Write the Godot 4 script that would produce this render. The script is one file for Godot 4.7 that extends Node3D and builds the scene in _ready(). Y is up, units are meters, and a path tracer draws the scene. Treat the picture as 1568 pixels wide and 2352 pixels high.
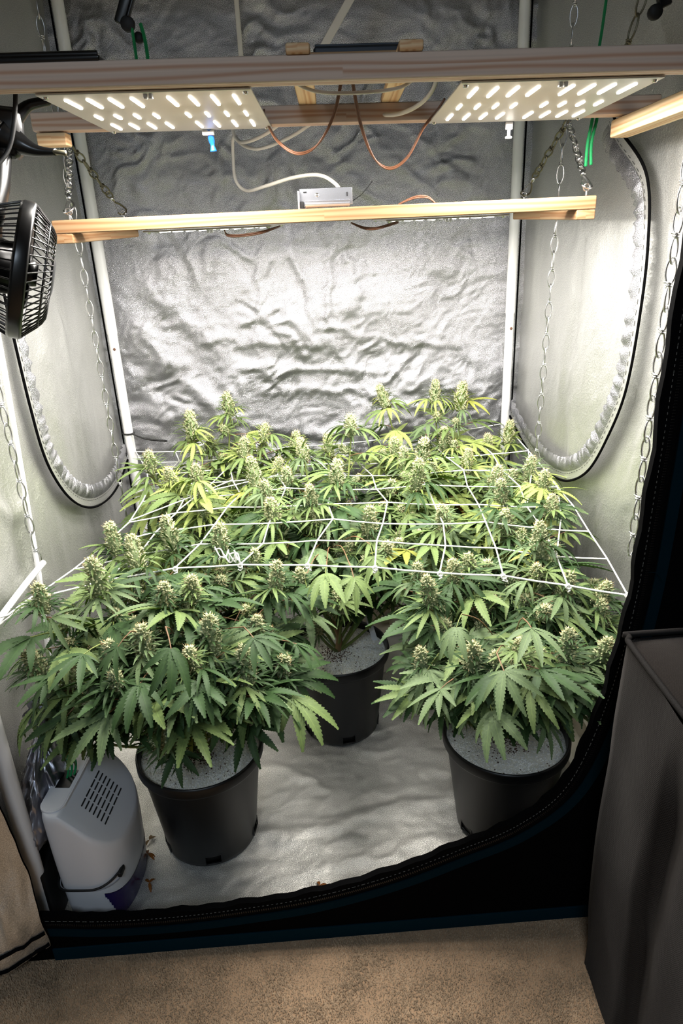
extends Node3D

var M := {}
var rng := RandomNumberGenerator.new()
var taken := {}


# ---------------------------------------------------------------- mesh builder (faces counter-clockwise seen from outside; turned at the end)
class Shape:
	var v := PackedVector3Array()
	var uv := PackedVector2Array()
	var c := PackedColorArray()
	var ix := PackedInt32Array()
	var col := Color.WHITE

	func p(a: Vector3, t := Vector2.ZERO) -> int:
		v.append(a)
		uv.append(t)
		c.append(col)
		return v.size() - 1

	func tri(a: int, b: int, d: int) -> void:
		ix.append(a)
		ix.append(d)
		ix.append(b)

	func quad(a: int, b: int, d: int, e: int) -> void:
		tri(a, b, d)
		tri(a, d, e)

	func flat(a: Vector3, b: Vector3, d: Vector3, e: Vector3) -> void:
		quad(p(a, Vector2(0, 0)), p(b, Vector2(1, 0)), p(d, Vector2(1, 1)), p(e, Vector2(0, 1)))

	func box(at: Vector3, s: Vector3, bev := 0.0015, bs := Basis()) -> void:
		var h := s * 0.5
		var k := minf(bev, minf(h.x, minf(h.y, h.z)) * 0.45)
		var first := ix.size()
		var f := v.size()
		# three points at each corner, each inset along two axes: number ((x * 2 + y) * 2 + z) * 3 + axis of the face it lies on
		for i in 8:
			var sg := Vector3(1 if i & 4 else -1, 1 if i & 2 else -1, 1 if i & 1 else -1)
			for ax in 3:
				var w := h * sg
				for o in 3:
					if o != ax:
						w[o] -= k * sg[o]
				p(at + bs * w, Vector2(w.x, w.y + w.z))
		var bit := [4, 2, 1]
		for ax in 3:
			var b1: int = bit[(ax + 1) % 3]
			var b2: int = bit[(ax + 2) % 3]
			for s1 in 2:
				var o: int = bit[ax] * s1
				quad(f + o * 3 + ax, f + (o + b1) * 3 + ax, f + (o + b1 + b2) * 3 + ax, f + (o + b2) * 3 + ax)
				for s2 in 2:  # the edge along axis ax
					var c: int = b1 * s1 + b2 * s2
					var a1 := (ax + 1) % 3
					var a2 := (ax + 2) % 3
					quad(f + c * 3 + a1, f + c * 3 + a2, f + (c + bit[ax]) * 3 + a2, f + (c + bit[ax]) * 3 + a1)
		for i in 8:
			tri(f + i * 3, f + i * 3 + 1, f + i * 3 + 2)
		for q in range(first, ix.size(), 3):  # a convex shape: turn every face outwards
			var a := v[ix[q]]
			var n := (v[ix[q + 2]] - a).cross(v[ix[q + 1]] - a)
			if n.dot(a - at) < 0.0:
				var t := ix[q + 1]
				ix[q + 1] = ix[q + 2]
				ix[q + 2] = t

	# a round bar along pts; r is one radius or one for each point
	func tube(pts: Array, r, sides := 8, closed := false) -> void:
		var n := pts.size()
		var first := v.size()
		var t0: Vector3 = (pts[1] - pts[0]).normalized()
		var nx := t0.cross(Vector3.UP if absf(t0.y) < 0.9 else Vector3.RIGHT).normalized()
		var run := 0.0
		for i in n:
			var a: Vector3 = pts[(i - 1 + n) % n] if closed or i > 0 else pts[i]
			var b: Vector3 = pts[(i + 1) % n] if closed or i < n - 1 else pts[i]
			var t := (b - a).normalized()
			nx = (nx - t * nx.dot(t)).normalized()
			var ny := t.cross(nx)
			var rr: float = r[i] if r is Array else r
			if i > 0:
				run += (pts[i] - pts[i - 1]).length()
			for k in sides:
				var an := TAU * k / sides
				p(pts[i] + (nx * cos(an) + ny * sin(an)) * rr, Vector2(float(k) / sides, run))
		var last := n if closed else n - 1
		for i in last:
			var i2 := (i + 1) % n
			for k in sides:
				var k2 := (k + 1) % sides
				quad(first + i * sides + k, first + i * sides + k2, first + i2 * sides + k2, first + i2 * sides + k)
		if not closed:
			var c0 := p(pts[0])
			var c1 := p(pts[n - 1])
			for k in sides:
				var k2 := (k + 1) % sides
				tri(c0, first + k2, first + k)
				tri(c1, first + (n - 1) * sides + k, first + (n - 1) * sides + k2)

	# a turned profile of [radius, height] about y; skip(segment, ring) leaves a face out
	func lathe(prof: Array, seg := 48, xf := Transform3D(), skip = null) -> void:
		var first := v.size()
		var n := prof.size()
		for i in n:
			for k in seg:
				var an := TAU * k / seg
				p(xf * Vector3(prof[i][0] * cos(an), prof[i][1], prof[i][0] * sin(an)), Vector2(float(k) / seg, float(i) / n))
		for i in n - 1:
			for k in seg:
				if skip != null and skip.call(k, i):
					continue
				var k2 := (k + 1) % seg
				quad(first + i * seg + k, first + (i + 1) * seg + k, first + (i + 1) * seg + k2, first + i * seg + k2)

	# a wall of even thickness round a line in the plane z = 0 .. depth
	func prism(poly: PackedVector2Array, z0: float, z1: float) -> void:
		var pl := poly
		if Geometry2D.is_polygon_clockwise(pl):
			pl = pl.duplicate()
			pl.reverse()
		var t := Geometry2D.triangulate_polygon(pl)
		var f := v.size()
		for q in pl:
			p(Vector3(q.x, q.y, z1), q)
		var g := v.size()
		for q in pl:
			p(Vector3(q.x, q.y, z0), q)
		for k in range(0, t.size(), 3):
			var a := pl[t[k]]
			var b := pl[t[k + 1]]
			var d := pl[t[k + 2]]
			if (b - a).cross(d - a) > 0:
				tri(f + t[k], f + t[k + 1], f + t[k + 2])
				tri(g + t[k], g + t[k + 2], g + t[k + 1])
			else:
				tri(f + t[k], f + t[k + 2], f + t[k + 1])
				tri(g + t[k], g + t[k + 1], g + t[k + 2])
		for i in pl.size():
			var a2 := pl[i]
			var b2 := pl[(i + 1) % pl.size()]
			flat(Vector3(a2.x, a2.y, z0), Vector3(b2.x, b2.y, z0), Vector3(b2.x, b2.y, z1), Vector3(a2.x, a2.y, z1))

	# a sheet of (nu+1) x (nv+1) points given by at(u, v)
	func sheet(nu: int, nv: int, at: Callable, size := Vector2.ONE) -> void:
		var first := v.size()
		for j in nv + 1:
			for i in nu + 1:
				var u := float(i) / nu
				var w := float(j) / nv
				p(at.call(u, w), Vector2(u * size.x, w * size.y))
		for j in nv:
			for i in nu:
				var a := first + j * (nu + 1) + i
				quad(a, a + 1, a + nu + 2, a + nu + 1)

	func into(m: ArrayMesh, colors := false) -> ArrayMesh:
		var n := PackedVector3Array()
		n.resize(v.size())
		for k in range(0, ix.size(), 3):
			var a := ix[k]
			var b := ix[k + 1]
			var d := ix[k + 2]
			var f := (v[d] - v[a]).cross(v[b] - v[a])
			n[a] += f
			n[b] += f
			n[d] += f
		for i in n.size():
			n[i] = n[i].normalized() if n[i].length_squared() > 1e-24 else Vector3.UP
		var arr := []
		arr.resize(Mesh.ARRAY_MAX)
		arr[Mesh.ARRAY_VERTEX] = v
		arr[Mesh.ARRAY_NORMAL] = n
		arr[Mesh.ARRAY_TEX_UV] = uv
		if colors:
			arr[Mesh.ARRAY_COLOR] = c
		arr[Mesh.ARRAY_INDEX] = ix
		m.add_surface_from_arrays(Mesh.PRIMITIVE_TRIANGLES, arr)
		return m

	func mesh(colors := false) -> ArrayMesh:
		return into(ArrayMesh.new(), colors)


# ---------------------------------------------------------------- nodes
func numbered(called: String) -> String:
	var k: int = taken.get(called, 0)
	taken[called] = k + 1
	return called if k == 0 else "%s_%03d" % [called, k]


func tag(o: Node, label: String, category: String, group := "", kind := "") -> Node:
	o.set_meta("label", label)
	o.set_meta("category", category)
	if group:
		o.set_meta("group", group)
	if kind:
		o.set_meta("kind", kind)
	return o


func thing(called: String, label: String, category: String, at := Vector3.ZERO, group := "", bs := Basis()) -> Node3D:
	var o := Node3D.new()
	o.name = numbered(called)
	o.transform = Transform3D(bs, at)
	add_child(o, true)
	tag(o, label, category, group)
	return o


func part(called: String, m: Mesh, mat, parent: Node, xf := Transform3D()) -> MeshInstance3D:
	var o := MeshInstance3D.new()
	o.name = numbered(called) if parent == self else called
	o.mesh = m
	if mat is Array:
		for k in mat.size():
			o.set_surface_override_material(k, mat[k])
	elif mat:
		o.material_override = mat
	o.transform = xf
	parent.add_child(o, true)
	return o


func struct(called: String, m: Mesh, mat, label: String, category: String) -> MeshInstance3D:
	var o := part(called, m, mat, self)
	tag(o, label, category, "", "structure")
	return o


func many(called: String, m: Mesh, mat: Material, xfs: Array, parent: Node, cols := []) -> MultiMeshInstance3D:
	var mm := MultiMesh.new()
	mm.transform_format = MultiMesh.TRANSFORM_3D
	mm.use_colors = cols.size() > 0
	mm.mesh = m
	mm.instance_count = xfs.size()
	for k in xfs.size():
		mm.set_instance_transform(k, xfs[k])
		if cols.size():
			mm.set_instance_color(k, cols[k])
	var o := MultiMeshInstance3D.new()
	o.name = called
	o.multimesh = mm
	o.material_override = mat
	o.set_meta("kind", "stuff")
	parent.add_child(o, true)
	return o


func mat(called: String, col: Color, rough := 0.6, metal := 0.0, spec := 0.5) -> StandardMaterial3D:
	var m := StandardMaterial3D.new()
	m.resource_name = called
	m.albedo_color = col
	m.roughness = rough
	m.metallic = metal
	m.metallic_specular = spec
	M[called] = m
	return m


func noise(sd: int, freq: float, oct := 3, kind := FastNoiseLite.TYPE_SIMPLEX_SMOOTH) -> FastNoiseLite:
	var n := FastNoiseLite.new()
	n.seed = sd
	n.noise_type = kind
	n.frequency = freq
	n.fractal_octaves = oct
	if oct == 1:
		n.fractal_type = FastNoiseLite.FRACTAL_NONE
	return n


func spline(pts: Array, n := 8, closed := false) -> Array:
	var out := []
	var m := pts.size()
	for i in (m if closed else m - 1):
		var a = pts[(i - 1 + m) % m] if closed or i > 0 else pts[i]
		var b = pts[i]
		var c = pts[(i + 1) % m]
		var d = pts[(i + 2) % m] if closed or i < m - 2 else c
		for k in n:
			out.append(b.cubic_interpolate(c, a, d, float(k) / n))
	if not closed:
		out.append(pts[m - 1])
	return out


func facing(dir: Vector3, up := Vector3.UP) -> Basis:  # y along dir
	var y := dir.normalized()
	var x := up.cross(y)
	x = x.normalized() if x.length() > 0.01 else Vector3.RIGHT.cross(y).cross(y).normalized()
	return Basis(x, y, x.cross(y))


# ---------------------------------------------------------------- textures and materials
func grain(sd: int, freq: float, kind: int, oct: int, size := 512) -> ImageTexture:
	return ImageTexture.create_from_image(noise(sd, freq, oct, kind).get_seamless_image(size, size))


func sparkle_picture(sd: int, freq: float, low: float, size: int) -> ImageTexture:  # glints of embossed foil facets painted as bright and dull base colour
	var src := noise(sd, freq, 2).get_seamless_image(size, size)
	var im := Image.create(size, size, false, Image.FORMAT_RGB8)
	for y in size:
		for x in size:
			var s := smoothstep(0.36, 0.66, src.get_pixel(x, y).r)
			s = low + (1.0 - low) * s
			im.set_pixel(x, y, Color(s, s, s))
	return ImageTexture.create_from_image(im)


func leaf_picture() -> ImageTexture:
	var im := Image.create(128, 256, false, Image.FORMAT_RGB8)
	var nz := noise(31, 0.03, 3)
	for y in 256:
		for x in 128:
			var u := absf(x - 63.5) / 63.5
			var w := y / 255.0
			var q := fposmod(w * 9.0 - u * 1.3, 1.0)
			var vein := maxf(exp(-pow(u / 0.045, 2.0)), 0.55 * exp(-pow((q - 0.5) / 0.08, 2.0)) * (1.0 - u * 0.5))
			var s := 0.78 + 0.05 * nz.get_noise_2d(x, y) + 0.02 * sin(x * 0.9) * sin(y * 0.8)
			im.set_pixel(x, y, Color(s, s, s * 0.97).lerp(Color(1.0, 1.0, 0.86), vein * 0.6))
	return ImageTexture.create_from_image(im)


func wood_picture(sd: int) -> ImageTexture:
	var im := Image.create(512, 256, false, Image.FORMAT_RGB8)
	var a := noise(sd, 0.004, 2)
	var b := noise(sd + 1, 0.02, 3)
	for y in 256:
		for x in 512:
			var yy := y + 16.0 * a.get_noise_2d(x * 0.6, y * 0.4)
			var ring := pow(0.5 + 0.5 * sin(yy * 0.16), 5.0)
			var fib := b.get_noise_2d(x * 0.12, y * 4.0)
			var s := 1.0 - 0.06 * fib
			im.set_pixel(x, y, Color(s, s, s).lerp(Color(0.80, 0.62, 0.50), ring * 0.55))
	return ImageTexture.create_from_image(im)


func make_materials() -> void:
	var foil := mat("foil", Color(0.94, 0.94, 0.96), 0.42, 1.0)
	foil.heightmap_enabled = true
	foil.heightmap_texture = grain(3, 0.17, FastNoiseLite.TYPE_SIMPLEX_SMOOTH, 2, 1024)
	foil.heightmap_scale = 0.10
	foil.albedo_texture = sparkle_picture(4, 0.24, 0.42, 1024)
	foil.uv1_scale = Vector3(2.6, 2.6, 1)
	var gf: StandardMaterial3D = foil.duplicate()
	gf.resource_name = "ground_foil"
	gf.albedo_color = Color(0.97, 0.96, 0.93)
	gf.albedo_texture = sparkle_picture(7, 0.24, 0.66, 1024)
	gf.roughness = 0.5
	gf.metallic = 0.75
	M["ground_foil"] = gf
	var side := mat("side_foil", Color(0.92, 0.92, 0.905), 0.52, 1.0)
	side.heightmap_enabled = true
	side.heightmap_texture = grain(5, 0.07, FastNoiseLite.TYPE_CELLULAR, 1)
	side.heightmap_scale = 0.05
	side.albedo_texture = sparkle_picture(6, 0.16, 0.86, 512)
	side.uv1_scale = Vector3(5, 5, 1)
	mat("satin_foil", Color(0.66, 0.66, 0.69), 0.42, 1.0)
	var cloth := mat("black_cloth", Color(0.02, 0.02, 0.022), 0.95, 0.0, 0.12)
	cloth.heightmap_enabled = true
	cloth.heightmap_texture = grain(8, 0.25, FastNoiseLite.TYPE_SIMPLEX, 2)
	cloth.heightmap_scale = 0.02
	cloth.uv1_scale = Vector3(6, 6, 1)
	mat("black_tape", Color(0.02, 0.02, 0.022), 0.9, 0.0, 0.15)
	var teal := mat("teal_ribbon", Color(0.02, 0.125, 0.16), 0.9, 0.0, 0.15)
	teal.heightmap_enabled = true
	teal.heightmap_texture = cloth.heightmap_texture
	teal.heightmap_scale = 0.03
	mat("stitch", Color(0.42, 0.42, 0.40), 0.8)
	for q in [["pine", 40, Color(0.90, 0.79, 0.63)], ["pale_pine", 44, Color(0.60, 0.49, 0.365)], ["dark_pine", 48, Color(0.80, 0.72, 0.66)]]:
		var w := mat(q[0], q[2], 0.6, 0.0, 0.35)
		w.albedo_texture = wood_picture(q[1])
		w.uv1_triplanar = true
		w.uv1_scale = Vector3(1.3, 9.0, 9.0)
		w.uv1_triplanar_sharpness = 8.0
	mat("board_metal", Color(0.82, 0.82, 0.80), 0.42, 0.6)
	var led := mat("led", Color(1, 1, 1), 0.4)
	led.emission_enabled = true
	led.emission = Color(1.0, 0.96, 0.9)
	led.emission_energy_multiplier = 4.0
	mat("steel", Color(0.80, 0.80, 0.80), 0.26, 1.0)
	mat("old_steel", Color(0.52, 0.50, 0.42), 0.38, 1.0)
	mat("pole_white", Color(0.90, 0.90, 0.90), 0.35)
	mat("white_plastic", Color(0.86, 0.86, 0.87), 0.32)
	mat("white_cord", Color(0.92, 0.92, 0.90), 0.8)
	mat("white_cable", Color(0.80, 0.78, 0.74), 0.45)
	mat("copper_wire", Color(0.40, 0.26, 0.18), 0.35)
	mat("black_plastic", Color(0.022, 0.022, 0.024), 0.28)
	mat("black_matt", Color(0.02, 0.02, 0.02), 0.6)
	mat("pot_black", Color(0.045, 0.043, 0.042), 0.42, 0.0, 0.45)
	mat("driver_blue", Color(0.10, 0.13, 0.17), 0.5, 0.3)
	mat("driver_silver", Color(0.85, 0.85, 0.87), 0.25, 0.9)
	mat("green_cord", Color(0.03, 0.50, 0.27), 0.75)
	mat("blue_plastic", Color(0.10, 0.38, 0.75), 0.35)
	mat("clear_plastic", Color(0.86, 0.84, 0.78), 0.25).backlight_enabled = true
	M.clear_plastic.backlight = Color(0.5, 0.49, 0.45)
	mat("purple_plastic", Color(0.14, 0.10, 0.33), 0.18)
	mat("slot", Color(0.03, 0.03, 0.03), 0.8)
	mat("seam", Color(0.55, 0.55, 0.57), 0.5)
	mat("soil", Color(0.16, 0.09, 0.06), 0.95)
	var per := mat("perlite", Color(1, 1, 1), 0.9)
	per.vertex_color_use_as_albedo = true
	var perbed := mat("perlite_bed", Color(0.90, 0.88, 0.82), 0.95)
	var pic := leaf_picture()
	for q in [["leaf_shaded", Color(0.27, 0.38, 0.23)], ["leaf_mid", Color(0.50, 0.59, 0.37)], ["leaf_light", Color(0.68, 0.75, 0.44)], ["leaf_grey", Color(0.48, 0.57, 0.41)], ["leaf_yellow", Color(0.66, 0.68, 0.34)], ["leaf_dry", Color(0.60, 0.36, 0.14)]]:  # the darkest green has the shade on lower and front leaves put in
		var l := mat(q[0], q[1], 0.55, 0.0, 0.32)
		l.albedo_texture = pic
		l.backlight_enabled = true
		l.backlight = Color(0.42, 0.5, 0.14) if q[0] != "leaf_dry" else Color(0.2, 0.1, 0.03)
	mat("stem_red", Color(0.47, 0.35, 0.24), 0.6)
	mat("stem_green", Color(0.42, 0.47, 0.22), 0.6)
	mat("bark", Color(0.50, 0.40, 0.26), 0.8)
	var bud := mat("bud", Color(1, 1, 1), 0.75, 0.0, 0.35)
	bud.vertex_color_use_as_albedo = true
	var carpet := mat("carpet", Color(0.60, 0.50, 0.40), 0.95, 0.0, 0.1)
	carpet.albedo_texture = grain(70, 0.05, FastNoiseLite.TYPE_SIMPLEX_SMOOTH, 4)
	carpet.detail_enabled = false
	carpet.uv1_scale = Vector3(5, 5, 1)
	carpet.albedo_texture = null
	var tuft := mat("tuft", Color(1, 1, 1), 0.95, 0.0, 0.1)
	tuft.vertex_color_use_as_albedo = true
	var sofa := mat("upholstery", Color(0.10, 0.088, 0.08), 0.95, 0.0, 0.15)
	sofa.heightmap_enabled = true
	sofa.heightmap_texture = weave_picture()
	sofa.heightmap_scale = 0.07
	sofa.uv1_scale = Vector3(14, 14, 1)
	sofa.rim_enabled = true
	sofa.rim = 0.4


func weave_picture() -> ImageTexture:
	var im := Image.create(256, 256, false, Image.FORMAT_RGB8)
	var nz := noise(77, 0.02, 3)
	for y in 256:
		for x in 256:
			var s := 0.5 + 0.32 * sin(x * TAU / 8.0) * sin(y * TAU / 16.0 + 1.2 * sin(x * TAU / 64.0)) + 0.2 * nz.get_noise_2d(x, y)
			im.set_pixel(x, y, Color(s, s, s))
	return ImageTexture.create_from_image(im)


# ---------------------------------------------------------------- foil walls
const ADDED_LIGHT := 1.15  # strength of the added panel lamp behind the camera
const HALF := 0.625
const DEEP := -1.22
var wobble := noise(17, 6.0, 3)


func crease(x: float, y: float, list: Array) -> float:  # soft ridges along lines: [x0, y0, x1, y1, height, width]
	var h := 0.0
	var wx := x + 0.035 * wobble.get_noise_2d(x, y)
	var wy := y + 0.035 * wobble.get_noise_2d(x + 9.0, y)
	for f in list:
		var a := Vector2(f[0], f[1])
		var b := Vector2(f[2], f[3])
		var d := b - a
		var t := clampf((Vector2(wx, wy) - a).dot(d) / d.length_squared(), -0.15, 1.15)
		var w := Vector2(wx, wy) - (a + d * t)
		var ends := clampf(minf(t + 0.15, 1.15 - t) / 0.3, 0.0, 1.0)
		h += 0.62 * f[4] * exp(-pow(w.length() / f[5], 2.0)) * ends * ends * (3.0 - 2.0 * ends)
	return h


func foil_wall(o: Vector3, du: Vector3, dv: Vector3, nu: int, nv: int, height: Callable) -> ArrayMesh:
	var nrm := du.cross(dv).normalized()
	var lu := du.length()
	var lv := dv.length()
	var s := Shape.new()
	s.sheet(nu, nv, func(u, w): return o + du * u + dv * w + nrm * height.call(u * lu, w * lv), Vector2(lu, lv))
	var m := s.mesh()
	var k := Shape.new()
	var c := [o, o + du, o + du + dv, o + dv]
	for i in 4:
		c.append(c[i] - nrm * 0.02)
	k.flat(c[5], c[4], c[7], c[6])
	for i in 4:
		k.flat(c[i], c[4 + i], c[4 + (i + 1) % 4], c[(i + 1) % 4])
	return k.into(m)


func build_tent() -> void:
	var n1 := noise(11, 2.4, 2)
	var n2 := noise(12, 9.0, 3)
	n2.fractal_type = FastNoiseLite.FRACTAL_RIDGED
	n2.fractal_gain = 0.38
	var n3 := noise(13, 34.0, 2)
	var n5 := noise(18, 17.0, 2)
	n5.fractal_type = FastNoiseLite.FRACTAL_RIDGED
	var n4 := noise(14, 5.0, 2)
	# back wall: u runs to +x from -HALF, v up
	var bf := [
		[0.10, 1.02, 0.48, 0.52, 0.016, 0.035], [0.16, 1.12, 0.40, 0.86, 0.010, 0.03], [0.05, 0.86, 0.30, 0.58, 0.010, 0.03],
		[0.30, 0.93, 0.62, 0.90, 0.007, 0.015], [0.42, 0.85, 0.95, 0.80, 0.008, 0.016], [0.50, 0.77, 0.86, 0.74, 0.006, 0.014], [0.66, 0.95, 1.08, 0.88, 0.006, 0.014],
		[0.62, 1.22, 0.64, 0.98, 0.011, 0.016], [0.70, 1.22, 0.71, 0.93, 0.010, 0.014], [0.76, 1.2, 0.78, 1.0, 0.009, 0.016], [0.71, 0.93, 0.85, 0.72, 0.007, 0.014], [0.53, 1.20, 0.50, 1.0, 0.007, 0.016], [0.45, 1.5, 0.40, 1.3, 0.007, 0.014], [0.58, 1.45, 0.56, 1.28, 0.007, 0.012], [0.64, 1.42, 0.62, 1.27, 0.007, 0.012],
		[0.78, 1.52, 1.02, 1.30, 0.008, 0.012], [0.86, 1.54, 1.08, 1.36, 0.007, 0.010], [0.70, 1.45, 0.95, 1.24, 0.006, 0.016],
		[0.30, 1.5, 0.36, 1.28, 0.008, 0.03], [0.50, 1.48, 0.52, 1.30, 0.006, 0.02], [0.15, 1.9, 0.35, 1.6, 0.008, 0.03], [0.6, 1.95, 0.75, 1.6, 0.008, 0.03], [0.9, 1.9, 0.8, 1.62, 0.008, 0.025],
		[0.05, 0.72, 0.5, 0.66, 0.008, 0.02], [0.5, 0.64, 1.1, 0.62, 0.009, 0.02], [1.02, 0.95, 1.2, 0.80, 0.008, 0.025], [1.05, 0.82, 1.2, 0.70, 0.006, 0.02],
	]
	var warp := noise(16, 4.0, 2)
	var rumple := func(x: float, y: float) -> float:  # sharper creases in bands across the sheet
		var a := clampf(0.5 + 1.6 * n1.get_noise_2d(x * 1.3 + 7.0, y * 1.3), 0.15, 1.0)
		return (0.0062 + 0.003 * smoothstep(1.15, 1.35, y)) * a * n2.get_noise_2d(x * 0.55 + 0.10 * warp.get_noise_2d(x, y), y * 0.8 + 0.10 * warp.get_noise_2d(x + 5.0, y))
	var back := func(x, y): return 0.014 * n1.get_noise_2d(x, y * 1.2) + rumple.call(x, y) + 0.0017 * n5.get_noise_2d(x + 0.05 * warp.get_noise_2d(x * 2.0, y), y * 1.25) + 0.0005 * n3.get_noise_2d(x, y) + crease(x, y, bf)
	struct("wall_back", foil_wall(Vector3(-HALF - 0.03, 0, DEEP - 0.02), Vector3(2 * HALF + 0.06, 0, 0), Vector3(0, 2.0, 0), 230, 340, back), [M.foil, M.black_cloth], "crumpled silver foil back wall of the grow tent behind the plants", "wall")
	# left wall: u from the front to the back
	var lf := [[0.55, 1.1, 0.62, 0.7, 0.006, 0.05], [0.75, 1.25, 0.80, 0.75, 0.005, 0.05], [0.2, 0.9, 0.45, 0.7, 0.012, 0.03], [0.12, 0.75, 0.3, 0.62, 0.010, 0.03], [0.3, 0.62, 0.5, 0.48, 0.012, 0.03], [0.95, 1.3, 0.9, 0.7, 0.006, 0.04]]
	var left := func(x, y): return 0.007 * n1.get_noise_2d(x * 1.6 + 9.0, y * 0.5) + 0.0018 * n2.get_noise_2d(x * 0.7 + 5.0, y * 0.4) + 0.0008 * n3.get_noise_2d(x, y) + crease(x, y, lf)
	struct("wall_left", foil_wall(Vector3(-HALF - 0.01, 0, 0.0), Vector3(0, 0, DEEP - 0.05), Vector3(0, 2.0, 0), 150, 220, left), [M.side_foil, M.black_cloth], "pebbled silver foil side wall beside the white dehumidifier", "wall")
	var rf := [[0.95, 0.9, 0.85, 0.66, 0.008, 0.025], [1.02, 0.85, 0.94, 0.6, 0.008, 0.03], [0.45, 1.3, 0.42, 0.8, 0.006, 0.03], [0.25, 1.2, 0.3, 0.7, 0.006, 0.04], [0.62, 1.6, 0.7, 1.4, 0.008, 0.02], [0.7, 1.7, 0.85, 1.45, 0.010, 0.025], [0.8, 1.75, 0.98, 1.5, 0.010, 0.02], [0.5, 0.9, 0.55, 0.66, 0.008, 0.03]]
	var right := func(x, y): return 0.007 * n1.get_noise_2d(x * 1.6 + 19.0, y * 0.5) + 0.0018 * n2.get_noise_2d(x * 0.7 + 15.0, y * 0.4) + 0.0008 * n3.get_noise_2d(x + 3.0, y) + crease(x, y, rf)
	struct("wall_right", foil_wall(Vector3(HALF + 0.01, 0, DEEP - 0.05), Vector3(0, 0, 0.05 - DEEP), Vector3(0, 2.0, 0), 150, 220, right), [M.side_foil, M.black_cloth], "pebbled silver foil side wall next to the black front panel", "wall")
	var tops := func(x, y): return 0.006 * n1.get_noise_2d(x, y)
	struct("ceiling", foil_wall(Vector3(-HALF - 0.03, 1.99, DEEP - 0.05), Vector3(2 * HALF + 0.06, 0, 0), Vector3(0, 0, 0.05 - DEEP), 40, 40, tops), [M.foil, M.black_cloth], "silver foil roof of the grow tent above the lamps", "ceiling")
	var ff := [[0.75, 0.62, 1.1, 0.38, 0.005, 0.010], [0.68, 0.50, 0.95, 0.62, 0.004, 0.010], [0.45, 0.20, 0.95, 0.30, 0.007, 0.025], [0.5, 0.12, 0.9, 0.18, 0.005, 0.018], [0.35, 0.5, 0.5, 0.42, 0.004, 0.012], [0.5, 0.42, 0.62, 0.35, 0.004, 0.012], [0.8, 0.62, 1.0, 0.60, 0.003, 0.012]]
	var ground := func(x, y): return 0.002 + 0.005 * n4.get_noise_2d(x, y) + 0.0022 * n5.get_noise_2d(x * 0.5, y * 0.7) + 0.0008 * n3.get_noise_2d(x, y) + 1.7 * crease(x, y, ff)
	struct("floor", foil_wall(Vector3(-HALF - 0.02, 0.0, 0.0), Vector3(2 * HALF + 0.04, 0, 0), Vector3(0, 0, DEEP - 0.04), 220, 220, ground), [M.ground_foil, M.black_cloth], "wrinkled silver foil groundsheet under the black pots", "floor")
	# the room's carpet in front
	var cs := Shape.new()
	var nc := noise(15, 14.0, 2)
	cs.sheet(60, 60, func(u, w): return Vector3(-2.19 + 4.38 * u, -0.022 + 0.003 * nc.get_noise_2d(u * 4.4, w * 3.0), 2.59 - 4.18 * w), Vector2(4.4, 4.2))
	var carpet := struct("floor_carpet", cs.mesh(), M.carpet, "beige cut pile carpet in front of the tent", "carpet")
	var t := Shape.new()
	for k in 3:
		var a := TAU * k / 3.0
		t.p(Vector3(cos(a), 0, sin(a)))
	t.p(Vector3(0.5, 1, 0.2))
	for k in 3:
		t.tri(k, 3, (k + 1) % 3)
	var xf := []
	var cl := []
	for k in 120000:
		var x := rng.randf_range(-0.85, 0.62)
		var z := rng.randf_range(0.0, 0.36)
		var sc := rng.randf_range(0.0012, 0.0021)
		xf.append(Transform3D(Basis(Vector3.UP, rng.randf() * TAU).scaled(Vector3(sc, rng.randf_range(0.0035, 0.0065), sc)), Vector3(x, -0.023, z)))
		var b := 0.75 + 0.4 * rng.randf() + 0.25 * nc.get_noise_2d(x * 1.2, z * 1.2)
		cl.append(Color(0.34 * b, 0.25 * b, 0.165 * b))
	many("carpet_pile", t.mesh(), M.tuft, xf, carpet, cl)
	build_room()
	build_front()
	build_poles()
	build_side_windows()


func added_lamp() -> void:
	# unseen added panel under the ceiling behind the camera, lighting the fronts of things
	var at := Vector3(-0.25, 2.36, 2.0)
	var t := thing("added_panel_lamp", "added flat panel lamp unseen behind the viewer, lighting the fronts of things", "lamp", at)
	var s := Shape.new()
	s.box(Vector3(0, 0.015, 0), Vector3(0.66, 0.03, 0.66), 0.003)
	part("frame", s.mesh(), M.white_plastic, t)
	var p := mat("panel_glow", Color(0.9, 0.95, 1.0), 0.5)
	p.emission_enabled = true
	p.emission = Color(0.86, 0.93, 1.0)
	p.emission_energy_multiplier = 1.0
	s = Shape.new()
	s.box(Vector3(0, -0.002, 0), Vector3(0.6, 0.004, 0.6), 0.001)
	part("diffuser", s.mesh(), p, t)
	var l := AreaLight3D.new()
	l.name = "panel_light"
	l.area_size = Vector2(0.6, 0.6)
	l.light_color = Color(0.86, 0.93, 1.0)
	l.light_energy = ADDED_LIGHT
	l.shadow_enabled = true
	l.set("area_range", 8.0)
	l.set("area_attenuation", 2.0)
	l.transform = Transform3D(Basis(Vector3.RIGHT, -PI / 2), Vector3(0, -0.008, 0))
	t.add_child(l)


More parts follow.
